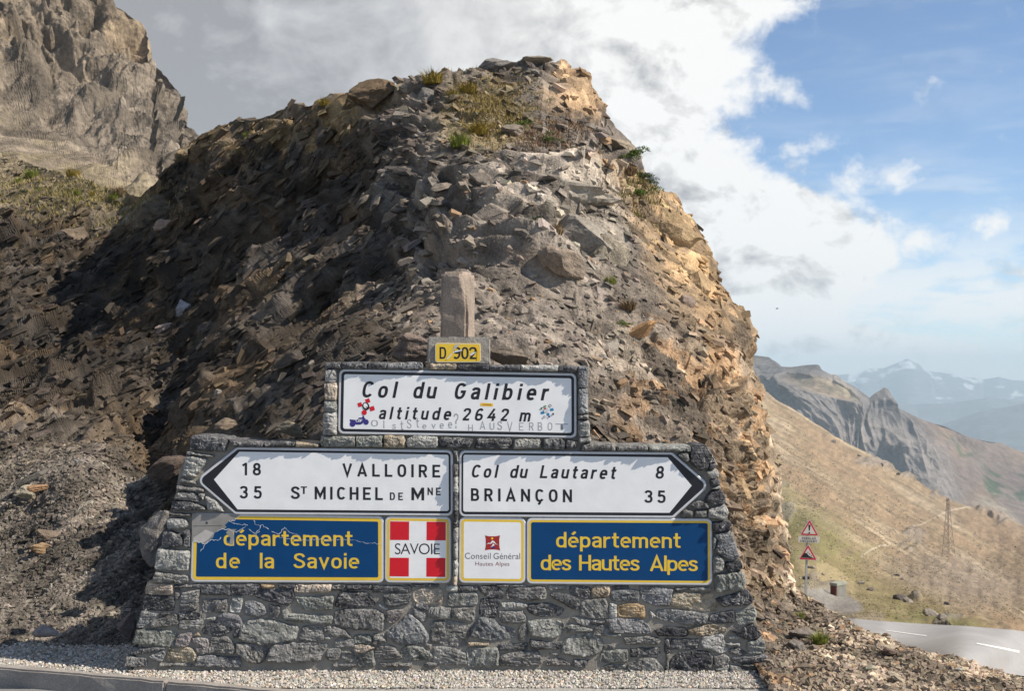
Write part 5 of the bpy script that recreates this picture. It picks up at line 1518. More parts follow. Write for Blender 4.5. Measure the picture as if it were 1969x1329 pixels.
for k, (p, mt) in enumerate((([(856, 692), (866, 678), (873, 668), (884, 661.5), (880, 667), (872, 676), (876, 675), (868, 684), (858, 694)], 'yellow'), ([(872, 676), (888, 672), (889, 674.5), (870, 679)], 'crack'), ([(874, 664), (885, 661.5), (878, 669), (870, 675)], 'bare_light'), ([(903, 683), (908, 678), (916, 676.5), (911, 681), (906, 684)], 'crack'), ([(859, 690), (868, 680), (870, 681), (860, 692)], 'crack'), ([(914, 664), (920, 672), (921, 690), (917, 694), (918, 676)], 'orange'))):
    plate('scratch', p, 9.1549 - .0003 * k, M[mt], r)
# ------------------------------------------------------------------ single boulders
def boulder(x, y, w, dims, colr, label, seed, tilt=(0, 0, 0), sink=.25, D=None, lay=0.06, planes=15, group=None, name='boulder', ht=None):
    """w: width in photo pixels"""
    if D is None: p, nv, cl = on_surface(HS, x, y)
    else: p = pix(x, y, D); nv = np.array([0, -.5, .8])
    s = w / F * p[1]
    me = rock_mesh(seed, dims, planes, 4, .14, lay)
    o = link(name, me); o.scale = (s, s, s); o.rotation_euler = tuple(math.radians(t) for t in tilt)
    o.location = Vector(p + np.array([0, 1, -.25]) * s * (sink * .5) * 0 + nv * s * (.22 - sink))
    o.color = (*colr, 1); tag(o, label, 'boulder', group); return o
boulder(790, 672, 84, (1, .7, .62), (.19, .15, .125), 'brown angular boulder resting on the wall top left of the concrete block', 1, (10, 0, 20), .2, D=9.95)
boulder(975, 684, 78, (1, .6, .45), (.20, .165, .13), 'low brown rock wedged behind the right end of the concrete block', 2, (0, 10, -15), .2, D=9.95)
boulder(834, 636, 30, (1, .7, .5), (.27, .235, .19), 'small pale stone lying at the left foot of the granite post', 3, (0, 0, 30), .1, D=9.9)
boulder(1070, 552, 82, (1, .8, .72), (.25, .20, .155), 'rounded tan boulder on the slope right of the granite post', 4, (0, 25, 10), .15, lay=0)
boulder(722, 196, 92, (1, .7, .58), (.15, .105, .065), 'large dark brown block jutting from the ridge left of the grass tufts', 5, (0, -8, 10), .1)
boulder(820, 196, 44, (.8, .7, 1), (.20, .185, .165), 'grey pointed rock standing just below the ridge grass', 6, (0, 12, 0), .1)
boulder(858, 143, 20, (1, .8, .7), (.22, .18, .14), 'small dark stone perched on the skyline beside the tall grass', 7, (0, 0, 0), .0)
boulder(955, 133, 76, (1, .7, .42), (.22, .20, .18), 'flat grey slab lying along the summit skyline', 8, (0, -10, 0), .1)
boulder(1035, 120, 50, (1, .7, .4), (.25, .22, .17), 'flat brown slab at the very top of the hill', 9, (0, 0, 20), .1)
boulder(300, 1045, 96, (.62, .5, 1), (.19, .18, .17), 'tall leaning slab of veined grey rock left of the sign wall', 10, (0, 24, 0), .12, D=10.7, planes=11)
boulder(340, 985, 60, (.55, .5, 1), (.15, .115, .095), 'reddish brown slab leaning against the left flank of the wall', 11, (0, 26, 10), .1, D=10.3)
boulder(330, 905, 90, (1, .5, .42), (.11, .085, .07), 'dark overhanging ledge of rock in shade left of the wall top', 12, (0, -32, 0), .1, D=11.6)
boulder(248, 1212, 44, (.75, .7, 1), (.16, .135, .13), 'dark purplish boulder leaning on the left foot of the wall', 13, (0, 10, 0), .1, D=9.75)
boulder(88, 1218, 46, (1, .7, .55), (.28, .26, .25), 'grey rounded stone half sunk in gravel near the kerb', 14, (0, 8, 0), .12, D=9.75)
boulder(67, 961, 44, (1, .7, .72), (.33, .29, .22), 'pale tan angular rock lying on the left scree slope', 15, (0, 10, 30), .05)
boulder(85, 948, 46, (1, .5, .3), (.34, .21, .12), 'thin orange brown stone just above the pale tan rock', 16, (0, -8, 0), .05)
boulder(155, 895, 26, (1, .6, .5), (.30, .29, .25), 'small pale grey stone high on the left scree', 17, (0, 20, 0), .05)
boulder(75, 925, 70, (1, .4, .25), (.13, .12, .10), 'long dark ledge of rock cutting across the left scree', 18, (0, -28, 0), .1)
boulder(105, 1040, 52, (1, .7, .6), (.19, .15, .115), 'brown broken rock in the middle of the left scree', 19, (0, 0, 0), .1)
boulder(82, 1068, 44, (1, .7, .55), (.32, .22, .13), 'orange stained rock below the brown broken one on the left scree', 20, (0, 15, 0), .1)
boulder(72, 1090, 20, (1, .8, .8), (.36, .25, .18), 'small round orange stone low on the left scree', 21)
boulder(150, 478, 0.1 + 60, (1, .7, .8), (.16, .125, .09), 'blocky brown outcrop on the shaded left flank', 22, (0, 10, 0), .2)
boulder(285, 600, 62, (.8, .7, 1), (.17, .125, .085), 'rounded brown boulder in the shaded gully left of the pale stones', 23, (0, 10, 0), .15)
boulder(362, 605, 42, (1, .6, .8), (.34, .33, .34), 'pale grey stone glowing in the shaded gully', 24, (0, -20, 0), .1)
boulder(325, 640, 52, (1, .5, .45), (.32, .25, .21), 'pinkish elongated stone below the pale grey one in the gully', 25, (0, -28, 0), .05)
boulder(272, 672, 24, (1, .6, .6), (.33, .30, .27), 'small pale stone lowest in the shaded gully', 26, (0, -20, 0), .05)
boulder(527, 540, 34, (.6, .5, 1), (.28, .26, .25), 'narrow pale stone standing on the dark flank', 27, (0, 30, 0), .1)
boulder(365, 465, 46, (1, .6, .6), (.30, .22, .17), 'sunlit pinkish boulder on the left ridge shoulder', 28, (0, -10, 0), .1)
boulder(1180, 655, 88, (1, .5, .75), (.25, .225, .19), 'pale leaning rock fin on the slope right of the top board', 29, (0, -35, 20), .2)
boulder(1232, 640, 60, (1, .5, .5), (.42, .25, .12), 'bright orange rock next to the pale leaning fin', 30, (0, -30, 0), .15)
boulder(1125, 700, 44, (1, .6, .4), (.26, .20, .14), 'flat brown stone just above the right end of the top board', 31, (0, 0, 0), .1)
boulder(1430, 945, 0.1 + 50, (1, .8, .9), (.34, .24, .14), 'ochre lump bulging from the cliff beside the right sign', 32, (0, 0, 0), .25)
boulder(1318, 590, 34, (.8, .7, 1), (.27, .21, .17), 'brown block set in the cliff edge halfway up the right side', 33, (0, 0, 0), .15)
boulder(1170, 295, 64, (1, .7, .5), (.24, .20, .15), 'brown ledge boulder on the right skyline above the green shrubs', 34, (0, 12, 0), .15)
boulder(1130, 325, 46, (1, .6, .7), (.22, .155, .095), 'dark ochre block below the ledge on the right shoulder', 35, (0, 25, 0), .1)
boulder(985, 275, 54, (1, .6, .5), (.21, .175, .14), 'flat-topped brown rock under the ridge grass tufts', 36, (0, 12, 0), .1)
boulder(437, 822, 40, (1, .7, .7), (.24, .19, .14), 'small brown rock resting on the left sign course of the wall', 37, (0, 0, 0), .1, D=9.75)
boulder(560, 830, 60, (1, .6, .5), (.27, .23, .17), 'light brown rock behind the wall left of the top board', 38, (0, 8, 0), .1, D=9.9)
boulder(1700, 1226, 22, (1, .7, .7), (.22, .16, .11), 'dark red-brown stone standing at the road side on the mound', 39)
boulder(1710, 1262, 40, (1, .7, .45), (.18, .13, .10), 'dark brown slab with shadow in the right scree', 40, (0, 12, 0), .05)
boulder(1725, 1278, 30, (1, .6, .5), (.40, .26, .17), 'salmon coloured stone low in the right scree', 41)
boulder(1545, 1230, 56, (1, .6, .4), (.21, .18, .155), 'grey brown slab beside the yellow-green tuft at lower right', 42, (0, 10, 0), .05)

# bedrock ribs that stand out of the rubble
for args in ((1065, 400, 200, (1, .6, .42), (.30, .265, .215), 'broad pale bedrock slab in the upper middle of the slope', 51, (10, 8, 5), .26),
             (1115, 475, 190, (1, .6, .62), (.235, .21, .175), 'big grey brown bedrock face below the broad pale slab', 52, (0, 18, -8), .26),
             (1165, 505, 110, (.7, .6, 1), (.26, .225, .17), 'folded upright bedrock rib at the right end of the grey brown face', 53, (0, -14, 0), .26),
             (945, 425, 120, (1, .6, .6), (.21, .18, .15), 'dark-edged bedrock knob left of the grey brown face', 54, (0, -20, 0), .24),
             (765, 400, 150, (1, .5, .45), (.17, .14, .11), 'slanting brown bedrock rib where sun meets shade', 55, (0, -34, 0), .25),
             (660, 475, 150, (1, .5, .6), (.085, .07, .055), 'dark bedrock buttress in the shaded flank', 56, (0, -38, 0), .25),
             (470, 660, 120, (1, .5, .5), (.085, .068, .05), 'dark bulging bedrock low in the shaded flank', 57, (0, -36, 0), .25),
             (1078, 200, 70, (.9, .6, 1), (.38, .27, .165), 'orange bedrock face right at the summit', 58, (0, 24, 0), .25),
             (1290, 470, 96, (.9, .6, 1), (.31, .225, .13), 'ochre bedrock bulge on the right cliff edge', 59, (0, 22, 0), .27),
             (1335, 560, 80, (.8, .6, 1), (.33, .235, .135), 'lower ochre bulge on the right cliff edge', 60, (0, 18, 0), .27)):
    boulder(args[0], args[1], args[2], args[3], args[4], args[5], args[6], args[7], args[8], lay=.05, planes=20, name='bedrock_outcrop')

# ------------------------------------------------------------------ plants
def leaf_mat(name, a, b):
    m, nt, bs = new_mat(name, .8, .2)
    oi = NN(nt, 'ShaderNodeVertexColor', layer_name='col')
    nt.links.new(oi.outputs[0], bs.inputs['Base Color'])
    return m
M['leaf'] = leaf_mat('leaf', 0, 0)
def tuft(x, y, w, kind, label, seed, D=None, h=1.0):
    """clump of blades or small leaves; w is its width in photo pixels"""
    rg = np.random.default_rng(seed)
    if D is None: p, nv, cl = on_surface(HS, x, y)
    else: p = pix(x, y, D)
    R = w / F * p[1] / 2 * 1.08
    if D is None: p = p + nv * R * .12
    pal = dict(ochre=((.30, .20, .035), (.20, .17, .03)), dry=((.26, .19, .10), (.20, .13, .07)), green=((.09, .13, .018), (.05, .09, .015)), dark=((.045, .065, .018), (.025, .04, .012)), lime=((.22, .24, .04), (.14, .17, .03)), brown=((.20, .13, .07), (.13, .09, .05)))[kind]
    root = empty('grass_tuft' if kind in ('ochre', 'dry', 'lime') else 'cushion_plant', [float(v) for v in p], label, 'grass tuft' if kind in ('ochre', 'dry', 'lime') else 'plant', 'grass tufts and small plants on the rocks')
    VV = []; FF = []; CC = []; n0 = 0
    if kind in ('ochre', 'dry', 'lime', 'brown'):
        n = int(170 + w * 3.2)
        for k in range(n):
            a = rg.uniform(0, 6.28); rr = R * .55 * math.sqrt(rg.random()); base = np.array([math.cos(a) * rr, math.sin(a) * rr, -.1 * R])
            lean = np.array([math.cos(a), math.sin(a), 0]) * rg.uniform(.1, .75) * (rr / R + .35) * R + rg.normal(0, .12, 3) * R
            L = R * rg.uniform(.45, 1.0) * h; wd = R * rg.uniform(.016, .034)
            side = np.array([-math.sin(a + rg.normal(0, 1)), math.cos(a), 0]); side /= np.linalg.norm(side)
            m = base + lean * .35 + np.array([0, 0, L * .6]); t = base + lean * 1.25 + np.array([0, 0, L * rg.uniform(.75, 1.05)])
            VV += [base - side * wd, base + side * wd, m + side * wd * .7, m - side * wd * .7, t]
            FF += [[n0, n0 + 1, n0 + 2, n0 + 3], [n0 + 3, n0 + 2, n0 + 4]]; n0 += 5
            c = np.array(pal[0]) * (1 - (q := rg.random())) + np.array(pal[1]) * q; CC += [c * rg.uniform(.7, 1.25)] * 5
    else:
        n = int(500 + w * 14)
        nl = rg.normal(0, 1, (9, 3)) * np.array([.5, .4, .22]) * R; rl = rg.uniform(.3, .55, 9) * R
        for k in range(n):
            j = rg.integers(9); d = rg.normal(0, 1, 3); d /= np.linalg.norm(d); d[2] = abs(d[2]) * .9
            c0 = nl[j] + d * rl[j] * rg.uniform(.75, 1.05) * np.array([1, 1, .75]); u = rg.normal(0, 1, 3); u /= np.linalg.norm(u); v = np.cross(u, d); v /= np.linalg.norm(v) + 1e-9
            s = R * rg.uniform(.035, .075)
            VV += [c0 - u * s, c0 + v * s * .5, c0 + u * s, c0 - v * s * .5]; FF += [[n0, n0 + 1, n0 + 2, n0 + 3]]; n0 += 4
            c = np.array(pal[0]) * (1 - (q := rg.random())) + np.array(pal[1]) * q; CC += [c * rg.uniform(.6, 1.3)] * 4
    V = np.array(VV) + p
    o = link('foliage', np_mesh('foliage', V, faces=FF, colors=np.array(CC)), root, M['leaf']); o['kind'] = 'stuff'
    return root
PL = [(838,184,58,'ochre','tall ochre grass clump on the ridge, left of a second one'),(900,190,50,'ochre','ochre grass clump on the ridge just right of the tallest clump'),(874,204,34,'ochre','orange grass clump between the pointed grey rock and the dry patch'),
(922,268,54,'ochre','ochre green grass clump above the flat-topped brown rock'),(888,298,56,'lime','pale grassy cushion left of the flat-topped brown rock'),(995,268,38,'green','bright green plant in the middle of the upper slope'),(1050,298,38,'green','bright green cushion beside the reddish brown tuft'),
(1088,298,46,'brown','reddish brown dry tuft above the pale slabs'),(1044,218,26,'green','small green plant in the gully below the orange summit'),(1197,322,58,'green','green cushion on the right skyline above the dark shrubs'),(1228,345,50,'dark','dark green shrub patch on the right skyline'),
(1185,372,46,'brown','brown dry heather left of the round green bush'),(1216,386,58,'green','round bushy green plant on the right shoulder'),(1245,362,34,'dark','small dark shrub just above the round green bush'),
(1008,506,40,'dark','compact dark green plant above the rounded tan boulder'),(1168,556,34,'lime','yellow-green tuft on the right slope'),(1204,600,46,'brown','dry brown tuft hanging below the yellow-green one'),(1200,622,30,'green','small green plant at the foot of the dry brown tuft'),
(1055,510,44,'dry','dry grass beside the compact dark green plant'),(1320,548,20,'dark','tiny dark plant in the cliff edge'),(482,266,26,'lime','yellow tuft alone on the left ridge crest'),(200,742,18,'dark','lone dark green plant in the shaded gully'),
(1536,1197,26,'lime','green tuft on the mound below the warning sign post'),(1577,1240,46,'lime','yellow-green tuft low on the right scree'),(1556,1152,16,'lime','tiny grass tuft at the foot of the warning sign post'),
(640,214,32,'ochre','ochre tuft on the crest left of the dark brown block'),(60,338,36,'lime','grass tuft uppermost on the left shoulder'),(38,352,28,'lime','grass tuft nearest the left picture edge'),(146,347,36,'ochre','orange tuft on the brow of the left shoulder'),
(160,404,34,'lime','low tuft on the lower left shoulder'),(222,386,30,'lime','tuft on the left shoulder nearest the hill flank'),(78,372,24,'lime','small tuft in the middle of the left shoulder'),(232,376,40,'dry','dry straw coloured clump where the shoulder meets the hill'),
(50,374,22,'dark','small dark tuft on the left shoulder'),(185,384,26,'ochre','ochre tuft in the row along the left shoulder'),(155,384,22,'lime','yellow-green tuft in the row along the left shoulder'),(1012,650,14,'lime','tiny green sprig just right of the post'),(1205,720,20,'lime','tiny yellow sprig right of the top board')]
for k, (x, y, w, kd_, lb) in enumerate(PL): tuft(x, y, w, kd_, lb, 500 + k)
# dry meadow patch under the ridge: uncountable blades
def meadow(name, n, area, hgt, pal, seed, label):
    rg = np.random.default_rng(seed); px = rg.normal(area[0], area[2], n); py = rg.normal(area[1], area[3], n)
    P, Nv, cl, ok = col_on(HS, px, py); P = P[ok]; n = len(P)
    a = rg.uniform(0, 6.28, n); L = rg.uniform(.5, 1.2, n) * hgt; w = .006 * np.clip(P[:, 1] / 14, 1, 3)
    side = np.stack([np.cos(a), np.sin(a), a * 0], -1) * w[:, None]; tip = P + np.stack([rg.normal(0, .45, n) * L, rg.normal(0, .45, n) * L, L], -1)
    V = np.stack([P - side, P + side, tip], 1).reshape(-1, 3)
    c = np.array(pal)[rg.integers(len(pal), size=n)] * rg.uniform(.7, 1.25, (n, 1))
    o = link(name, np_mesh(name, V, tris=np.arange(3 * n).reshape(-1, 3), colors=np.repeat(c, 3, 0)), None, M['leaf'])
    tag(o, label, None, None, 'stuff')
meadow('dry_grass', 4500, (950, 228, 40, 32), .07, [(.28, .20, .10), (.24, .18, .05), (.19, .15, .04)], 5, 'dry straw coloured grass thinly covering the upper slope')
meadow('dry_grass', 2200, (1060, 285, 36, 16), .07, [(.22, .14, .08), (.16, .10, .06)], 6, 'reddish dry grass above the pale slabs')
meadow('dry_grass', 5000, (150, 385, 110, 30), .16, [(.30, .23, .11), (.22, .18, .05), (.18, .16, .05)], 7, 'thin yellow grass over the left shoulder')
meadow('dry_grass', 2500, (1225, 365, 26, 30), .10, [(.14, .13, .04), (.10, .09, .03)], 8, 'low olive grass between the shrubs on the right shoulder')

# ------------------------------------------------------------------ road beyond, layby, things down the road
def drape(name, poly_top, poly_bot, x0, x1, lift, mat, parent=None, nx=160, ny=14):
    xs = np.linspace(x0, x1, nx); t = np.interp(xs, *np.array(poly_top, float).T); b = np.interp(xs, *np.array(poly_bot, float).T)
    v = np.linspace(0, 1, ny)[:, None]; PY = t[None] + (b - t)[None] * v; PX = np.repeat(xs[None], ny, 0)
    G = pix(PX, PY, vd(PX, PY)); G[..., 2] += lift
    idx = np.arange(nx * ny).reshape(ny, nx); q = np.stack([idx[:-1, :-1], idx[1:, :-1], idx[1:, 1:], idx[:-1, 1:]], -1).reshape(-1, 4)
    return link(name, np_mesh(name, G.reshape(-1, 3), quads=q, smooth=True), parent, mat)
M['road_far'] = rock_mat('road_asphalt', attr=False, base=(.30, .295, .29), s1=.4, s2=9, lo=.9, hi=1.08, bd=.01, bs=.3, grit=.1)
M['paint'] = plain('road_paint', (.75, .74, .71), .6, .3, .3, 3)
road = drape('road', ROAD_TOP, ROAD_BOT, 1540, 2390, .07, M['road_far']); tag(road, 'pale grey mountain road passing behind the scree mound', None, None, 'structure')
for (a, b, y0, y1) in ((1702, 1782, 1219.5, 1231), (1878, 1960, 1247, 1262), (2060, 2150, 1285, 1306)):
    th = 2.0 if a < 1800 else 4.2
    o = drape('lane_marking', [(a, y0), (b, y1 - th * .4)], [(a, y0 + th * .5), (b, y1 + th * .6)], a, b, .076, M['paint'], road, 24, 3)
M['hut_wall'] = plain('hut_concrete', (.25, .245, .215), .85, .2, .35, 3); M['hut_door'] = plain('hut_rusty_red', (.17, .06, .05), .8, .2, .4, 4); M['hut_roof'] = plain('hut_roof_slab', (.33, .34, .28), .85, .2, .3, 3)
def box_obj(name, c, d, mat, parent, rz=0, taper=0, origin=None):
    bm = bmesh.new(); bmesh.ops.create_cube(bm, size=1, matrix=Matrix.Diagonal((*d, 1)))
    bmesh.ops.bevel(bm, geom=bm.edges[:], offset=min(d) * .06, segments=1, affect='EDGES')
    me = bpy.data.meshes.new(name); bm.to_mesh(me); bm.free()
    me.transform(Matrix.Translation(c)); 
    if origin is not None: me.transform(Matrix.Translation(origin) @ Matrix.Rotation(rz, 4, 'Z'))
    return link(name, me, parent, mat)
# little roadside service hut: bottom corners seen at (1600..1628, 1147)
HD_ = 70.0; hb_ = Vector(pix(1612.5, 1147, HD_)); u = HD_ / F
hut = empty('service_hut', hb_, 'small concrete roadside box with a rusty red end and flat slab roof', 'hut')
rz = math.radians(-52); wd, dp_, ht = 15 * u, 30 * u, 22 * u
box_obj('wall', (0, 0, ht / 2 - .1), (wd, dp_, ht + .2), M['hut_wall'], hut, rz, origin=hb_)
box_obj('roof', (0, 0, ht + .06), (wd * 1.14, dp_ * 1.08, .16), M['hut_roof'], hut, rz, origin=hb_)
box_obj('door', (0, -dp_ / 2 - .02, ht * .48), (wd * .9, .05, ht * .9), M['hut_door'], hut, rz, origin=hb_)
# warning sign post
WD = 47.0
def tri(cx, top, bot, half, sk=0): return [(cx + sk, top), (cx + half, bot + .8), (cx - half, bot - .5)]
M['sign_red'] = plain('warning_red', (.52, .02, .03), .5, .4); M['sign_pale'] = plain('warning_face', (.62, .58, .52), .5, .3, .1, 3)
ws = empty('warning_sign', [float(v) for v in pix(1549, 1150, WD)], 'tall steel post with two red-edged warning triangles and a text panel', 'road sign')
def platef(name, poly, D, mat, thick=0.0):
    a = np.array([pix(x, y, D) for x, y in poly]); n = len(poly)
    if thick:
        b = a.copy(); b[:, 1] += thick
        return link(name, np_mesh(name, np.concatenate([a, b]), faces=[list(range(n)), list(range(n, 2 * n))[::-1]] + [[i, n + i, n + (i + 1) % n, (i + 1) % n] for i in range(n)]), ws, mat)
    return link(name, np_mesh(name, a, faces=[list(range(n))]), ws, mat)
platef('post', [(1551.6, 1002), (1554.6, 1002), (1551.4, 1160), (1547.6, 1160)], WD + .06, M['steel'], .08)
for cx, tp, bt, hf in ((1556.3, 998.5, 1030.5, 18.6), (1553.6, 1046.5, 1077.5, 18.2)):
    sk = .6
    platef('triangle_plate', rounded(tri(cx, tp, bt, hf, sk), 1.5), WD, M['rim'], .03)
    platef('red_border', rounded(tri(cx, tp + 1.6, bt - .9, hf - 1.5, sk), 1.2), WD - .004, M['sign_red'])
    platef('triangle_face', tri(cx - .1, tp + 7.6, bt - 3.6, hf - 6.2, sk * .6), WD - .008, M['sign_pale'])
platef('exclamation_bar', [(1554.5, 1009.5), (1558.5, 1009.5), (1557.3, 1021), (1555.4, 1021)], WD - .012, M['black'])
platef('exclamation_dot', disc(1556.1, 1025.2, 1.6), WD - .012, M['black'])
platef('falling_rock_slope', [(1541.5, 1072.6), (1545, 1066), (1548.3, 1063.6), (1551.5, 1064.5), (1555, 1069), (1559, 1071.2), (1565.5, 1074.2)], WD - .012, M['black'])
for cx, cy, r_ in ((1553.6, 1063.2, 1.1), (1557, 1066, 1.2), (1560.3, 1069.2, .9)): platef('falling_rock', disc(cx, cy, r_, n=7), WD - .012, M['black'])
platef('text_panel', [(1535.2, 1031.6), (1576.2, 1033), (1575.6, 1045), (1535.2, 1043.6)], WD, M['sign_pale'], .03)
road_text('VERGLAS', 1541.8, 1568.6, 1037.6, 4.4, WD - .004, M['ink'], ws, w=.17, slope=.02)
GL['Q'] = (.62, GL['O'][1] + [[(.36, .26), (.56, -.02)]])
road_text('FREQUENT', 1539.2, 1571, 1043.2, 4.4, WD - .004, M['ink'], ws, w=.17, slope=.02)
platef('accent', [(1550.2, 1038.2), (1551.6, 1037.2), (1551.9, 1037.7), (1550.5, 1038.7)], WD - .004, M['ink'])
# lattice pylon
PD = 405.0; pbase = pix(1824, 1077, PD); up = PD / F
py_root = empty('pylon', [float(v) for v in pbase], 'rusty lattice power pylon standing on the far mountainside', 'pylon')
M['lattice'] = plain('pylon_steel', (.22, .17, .15), .7, .3, .2, 1)
Hh = 117 * up; b0 = 13.0 * up; ang0 = math.radians(20)
def leg_pt(i, t):
    r = b0 * (1 - t) ** 1.15 + 2.2 * up * t; a = ang0 + math.pi / 2 * i + math.pi / 4
    return np.array([pbase[0] + r * math.cos(a), pbase[1] + r * math.sin(a), pbase[2] - .5 + (Hh + .5) * t])
def strut(V, Fc, a, b, w):
    a = np.array(a); b = np.array(b); t = (b - a) / np.linalg.norm(b - a); r = np.cross(t, [.3, .8, .5]); r /= np.linalg.norm(r); s = np.cross(t, r); n = len(V)
    for p in (a, b):
        for k in range(4): V.append(p + (r * math.cos(k * math.pi / 2) + s * math.sin(k * math.pi / 2)) * w)
    Fc += [[n + k, n + (k + 1) % 4, n + 4 + (k + 1) % 4, n + 4 + k] for k in range(4)]
ts = [0, .16, .30, .42, .53, .63, .72, .80, .87, .94, 1]
for i in range(4):
    V, Fc = [], []
    for a, b in zip(ts[:-1], ts[1:]): strut(V, Fc, leg_pt(i, a), leg_pt(i, b), .075)
    link('leg', np_mesh('leg', V, faces=Fc), py_root, M['lattice'])
for i in range(4):
    V, Fc = [], []
    for a, b in zip(ts[:-1], ts[1:]):
        strut(V, Fc, leg_pt(i, a), leg_pt((i + 1) % 4, b), .035); strut(V, Fc, leg_pt((i + 1) % 4, a), leg_pt(i, b), .035); strut(V, Fc, leg_pt(i, b), leg_pt((i + 1) % 4, b), .035)
    link('bracing', np_mesh('bracing', V, faces=Fc), py_root, M['lattice'])
for t, w_ in ((.90, 7.5), (1.0, 5)):
    V, Fc = [], []; c = pbase + np.array([0, 0, Hh * t]); d = np.array([math.cos(ang0 + .5), math.sin(ang0 + .5), 0]) * w_ * up
    strut(V, Fc, c - d, c + d, .09); strut(V, Fc, c - d, c + np.array([0, 0, -1.2]), .05); strut(V, Fc, c + d, c + np.array([0, 0, -1.2]), .05)
    link('cross_arm', np_mesh('cross_arm', V, faces=Fc), py_root, M['lattice'])
# rocks on the far slope: a few large, the rest uncountable
def vsurf(x, y): return on_surface(VSf, x, y)
VR = [(1558,1095,16,'grey rock pile just right of the warning sign post'),(1552,1118,22,'dark shaded rock behind the warning sign post'),(1582,1108,10,'small boulder on the grass between sign and hut'),(1655,1125,14,'pale rock right of the service hut'),(1672,1140,16,'dark rock group on the slope right of the hut'),(1728,1158,26,'pointed dark brown boulder on the grass above the road'),(1748,1163,20,'brown boulder beside the pointed one above the road'),(1792,1190,34,'long low rock band above the road'),(1812,1200,22,'rounded rock at the right end of the rock band'),(1726,1112,12,'dark rock on the grassy slope below the pylon'),(1735,1120,10,'small dark rock just below another on the grass slope'),(1822,1168,14,'dark boulder high on the grass above the road'),(1603,852,12,'dark outcrop highest on the tan mountainside'),(1650,882,9,'small dark outcrop in the middle of the tan mountainside'),(1692,900,10,'dark rock near the skyline of the tan mountainside'),(1727,914,9,'last dark outcrop before the pylon on the tan skyline')]
for k, (x, y, w, lb) in enumerate(VR):
    p, nv, cl = vsurf(x, y); s = w / F * p[1]
    o = link('slope_rock', rock_mesh(700 + k, ((1, .8, .6), (1, .7, .45), (1, .8, .8))[k % 3], 13, 3, .16), None, M['boulder_far'] if 'boulder_far' in M else M['boulder'])
    o.location = Vector(p + np.array([0, 0, s * .12])); o.scale = (s, s, s); o.rotation_euler = (0, .3, k)
    o.color = (*((.13, .11, .10) if 'dark' in lb else (.24, .21, .18)), 1); tag(o, lb, 'rock')
rg = np.random.default_rng(99); n = 5000
px = rg.uniform(1490, 1985, n); py = np.interp(px, *np.array(VS, float).T) + 18 + rg.random(n) ** .7 * 380; ok = (py < 1190) & ~road_mask(px, py, 4) & (lay_mask(px, py) < .2); px, py = px[ok], py[ok]
i = np.clip(np.searchsorted(VSf['px'], px), 0, len(VSf['px']) - 1); t = np.clip((py - VSf['sy'][i]) / (VSf['by'][i] - VSf['sy'][i]), 0, 1) ** (1 / VSf['power']); r = VSf['nb'] + np.round(t * (VSf['nrow'] - 1)).astype(int)
P = VSf['G'][r, i]; n = len(P); sz = (.9 + 3.0 * rg.random(n) ** 5) / F * P[:, 1] 
R = rotm(rg.uniform(0, 6.3, n), rg.uniform(-.5, .5, n), rg.uniform(-.5, .5, n)); cc = np.array([.26, .225, .185]) * rg.uniform(.5, 1.5, (n, 1))
o = stones('slope_stones', P + np.array([0, 0, .1]) * sz[:, None], sz, R, cc, .7, M['shard'], rg, None, 'scattered small stones over the far grass slope')
n = 16000
px = rg.uniform(1480, 1985, n); sk = np.interp(px, *np.array(VS, float).T); py = sk + 60 + rg.random(n) ** .6 * 330; ok = (py < 1192) & ~road_mask(px, py, 5) & (lay_mask(px, py) < .2) & (fbm(np.stack([px * .02, py * .03, px * 0], -1), 3, 77) > -.15); px, py = px[ok], py[ok]
i = np.clip(np.searchsorted(VSf['px'], px), 0, len(VSf['px']) - 1); t = np.clip((py - VSf['sy'][i]) / (VSf['by'][i] - VSf['sy'][i]), 0, 1) ** (1 / VSf['power']); r = VSf['nb'] + np.round(t * (VSf['nrow'] - 1)).astype(int)
P = VSf['G'][r, i]; cl = VSf['col'][r, i]; n = len(P); sz = (1.2 + 1.8 * rg.random(n) ** 2) / F * P[:, 1]
R = rotm(rg.uniform(0, 6.3, n), rg.uniform(-.3, .3, n), rg.uniform(-.3, .3, n))
stones('grass_tussocks', P + np.array([0, 0, .06]) * sz[:, None], sz, R, cl * np.array([.72, .78, .55]) * rg.uniform(.6, 1.2, (n, 1)), .5, M['leaf'], rg, None, 'dry grass tussocks covering the far slope')
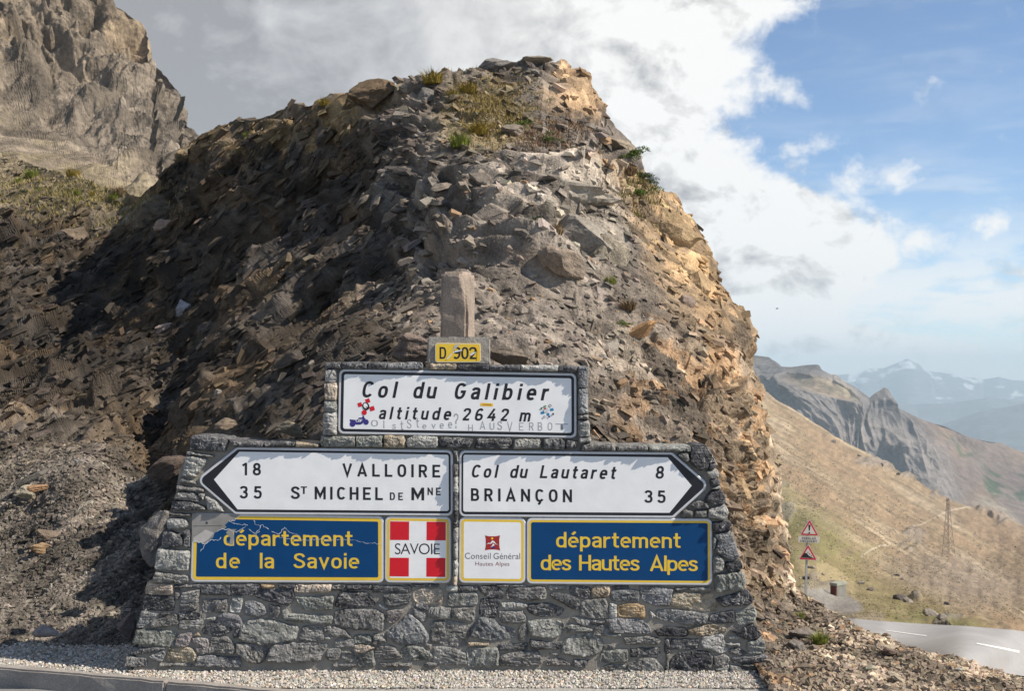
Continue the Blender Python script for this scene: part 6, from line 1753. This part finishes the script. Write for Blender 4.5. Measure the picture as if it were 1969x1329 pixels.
# a bird in front of the clouds
BD = 60.0; bp = pix(1494.5, 593.5, BD); bu = BD / F * 1.35
bird = empty('bird', [float(v) for v in bp], 'small dark bird gliding in front of the clouds right of the hill', 'bird')
M['bird'] = plain('bird_feather', (.03, .03, .03), .8, .2)
bm = bmesh.new(); bmesh.ops.create_uvsphere(bm, u_segments=12, v_segments=8, radius=1)
for v in bm.verts:
    v.co.z *= .30 * (1 - .25 * v.co.x); v.co.y *= .32 * (1.0 - .35 * abs(v.co.x))
    v.co = Vector(bp) + v.co * (2.0 * bu)
me = bpy.data.meshes.new('body'); bm.to_mesh(me); bm.free(); link('body', me, bird, M['bird'])
for sd in (-1, 1):
    pts = [(0.5, 0, .1), (-.6, 0, .1), (-.9, sd * 2.2, .9), (-1.3, sd * 4.3, .5), (-.3, sd * 3.2, .95), (.4, sd * 1.6, .8)]
    V = np.array([[bp[0] + a * bu * 1.1 + .45 * b * bu * .6, bp[1] + b * bu * .9, bp[2] + c * bu] for a, b, c in pts]); V2 = V - np.array([0, 0, .12 * bu]); n = len(V)
    link('wing', np_mesh('wing', np.concatenate([V, V2]), faces=[list(range(n)), list(range(n, 2 * n))[::-1]] + [[i, n + i, n + (i + 1) % n, (i + 1) % n] for i in range(n)]), bird, M['bird'])
V = np.array([[bp[0] - 1.6 * bu, bp[1], bp[2]], [bp[0] - 3.4 * bu, bp[1] - .8 * bu, bp[2] + .1 * bu], [bp[0] - 3.4 * bu, bp[1] + .8 * bu, bp[2] + .1 * bu], [bp[0] - 2.4 * bu, bp[1], bp[2] + .35 * bu]])
link('tail', np_mesh('tail', V, faces=[[0, 1, 2], [0, 3, 1], [0, 2, 3], [1, 3, 2]]), bird, M['bird'])
# ------------------------------------------------------------------ haze
bm = bmesh.new(); bmesh.ops.create_cube(bm, size=1.0)
bmesh.ops.transform(bm, matrix=Matrix.Translation((0, 7400, -850)) @ Matrix.Diagonal((24000, 16400, 2360, 1)), verts=bm.verts)
me = bpy.data.meshes.new('haze'); bm.to_mesh(me); bm.free()
hm = bpy.data.materials.new('haze_air'); hm.use_nodes = True
nt = hm.node_tree; nt.nodes.clear()
o_ = NN(nt, 'ShaderNodeOutputMaterial'); pv = NN(nt, 'ShaderNodeVolumePrincipled')
pv.inputs['Color'].default_value = (0.66, 0.86, 1.0, 1); pv.inputs['Density'].default_value = 0.00011
pv.inputs['Anisotropy'].default_value = 0.0
nt.links.new(pv.outputs[0], o_.inputs['Volume'])
haze = link('haze', me, None, hm); tag(haze, 'thin blue mountain air between here and the far ranges', None, None, 'stuff')
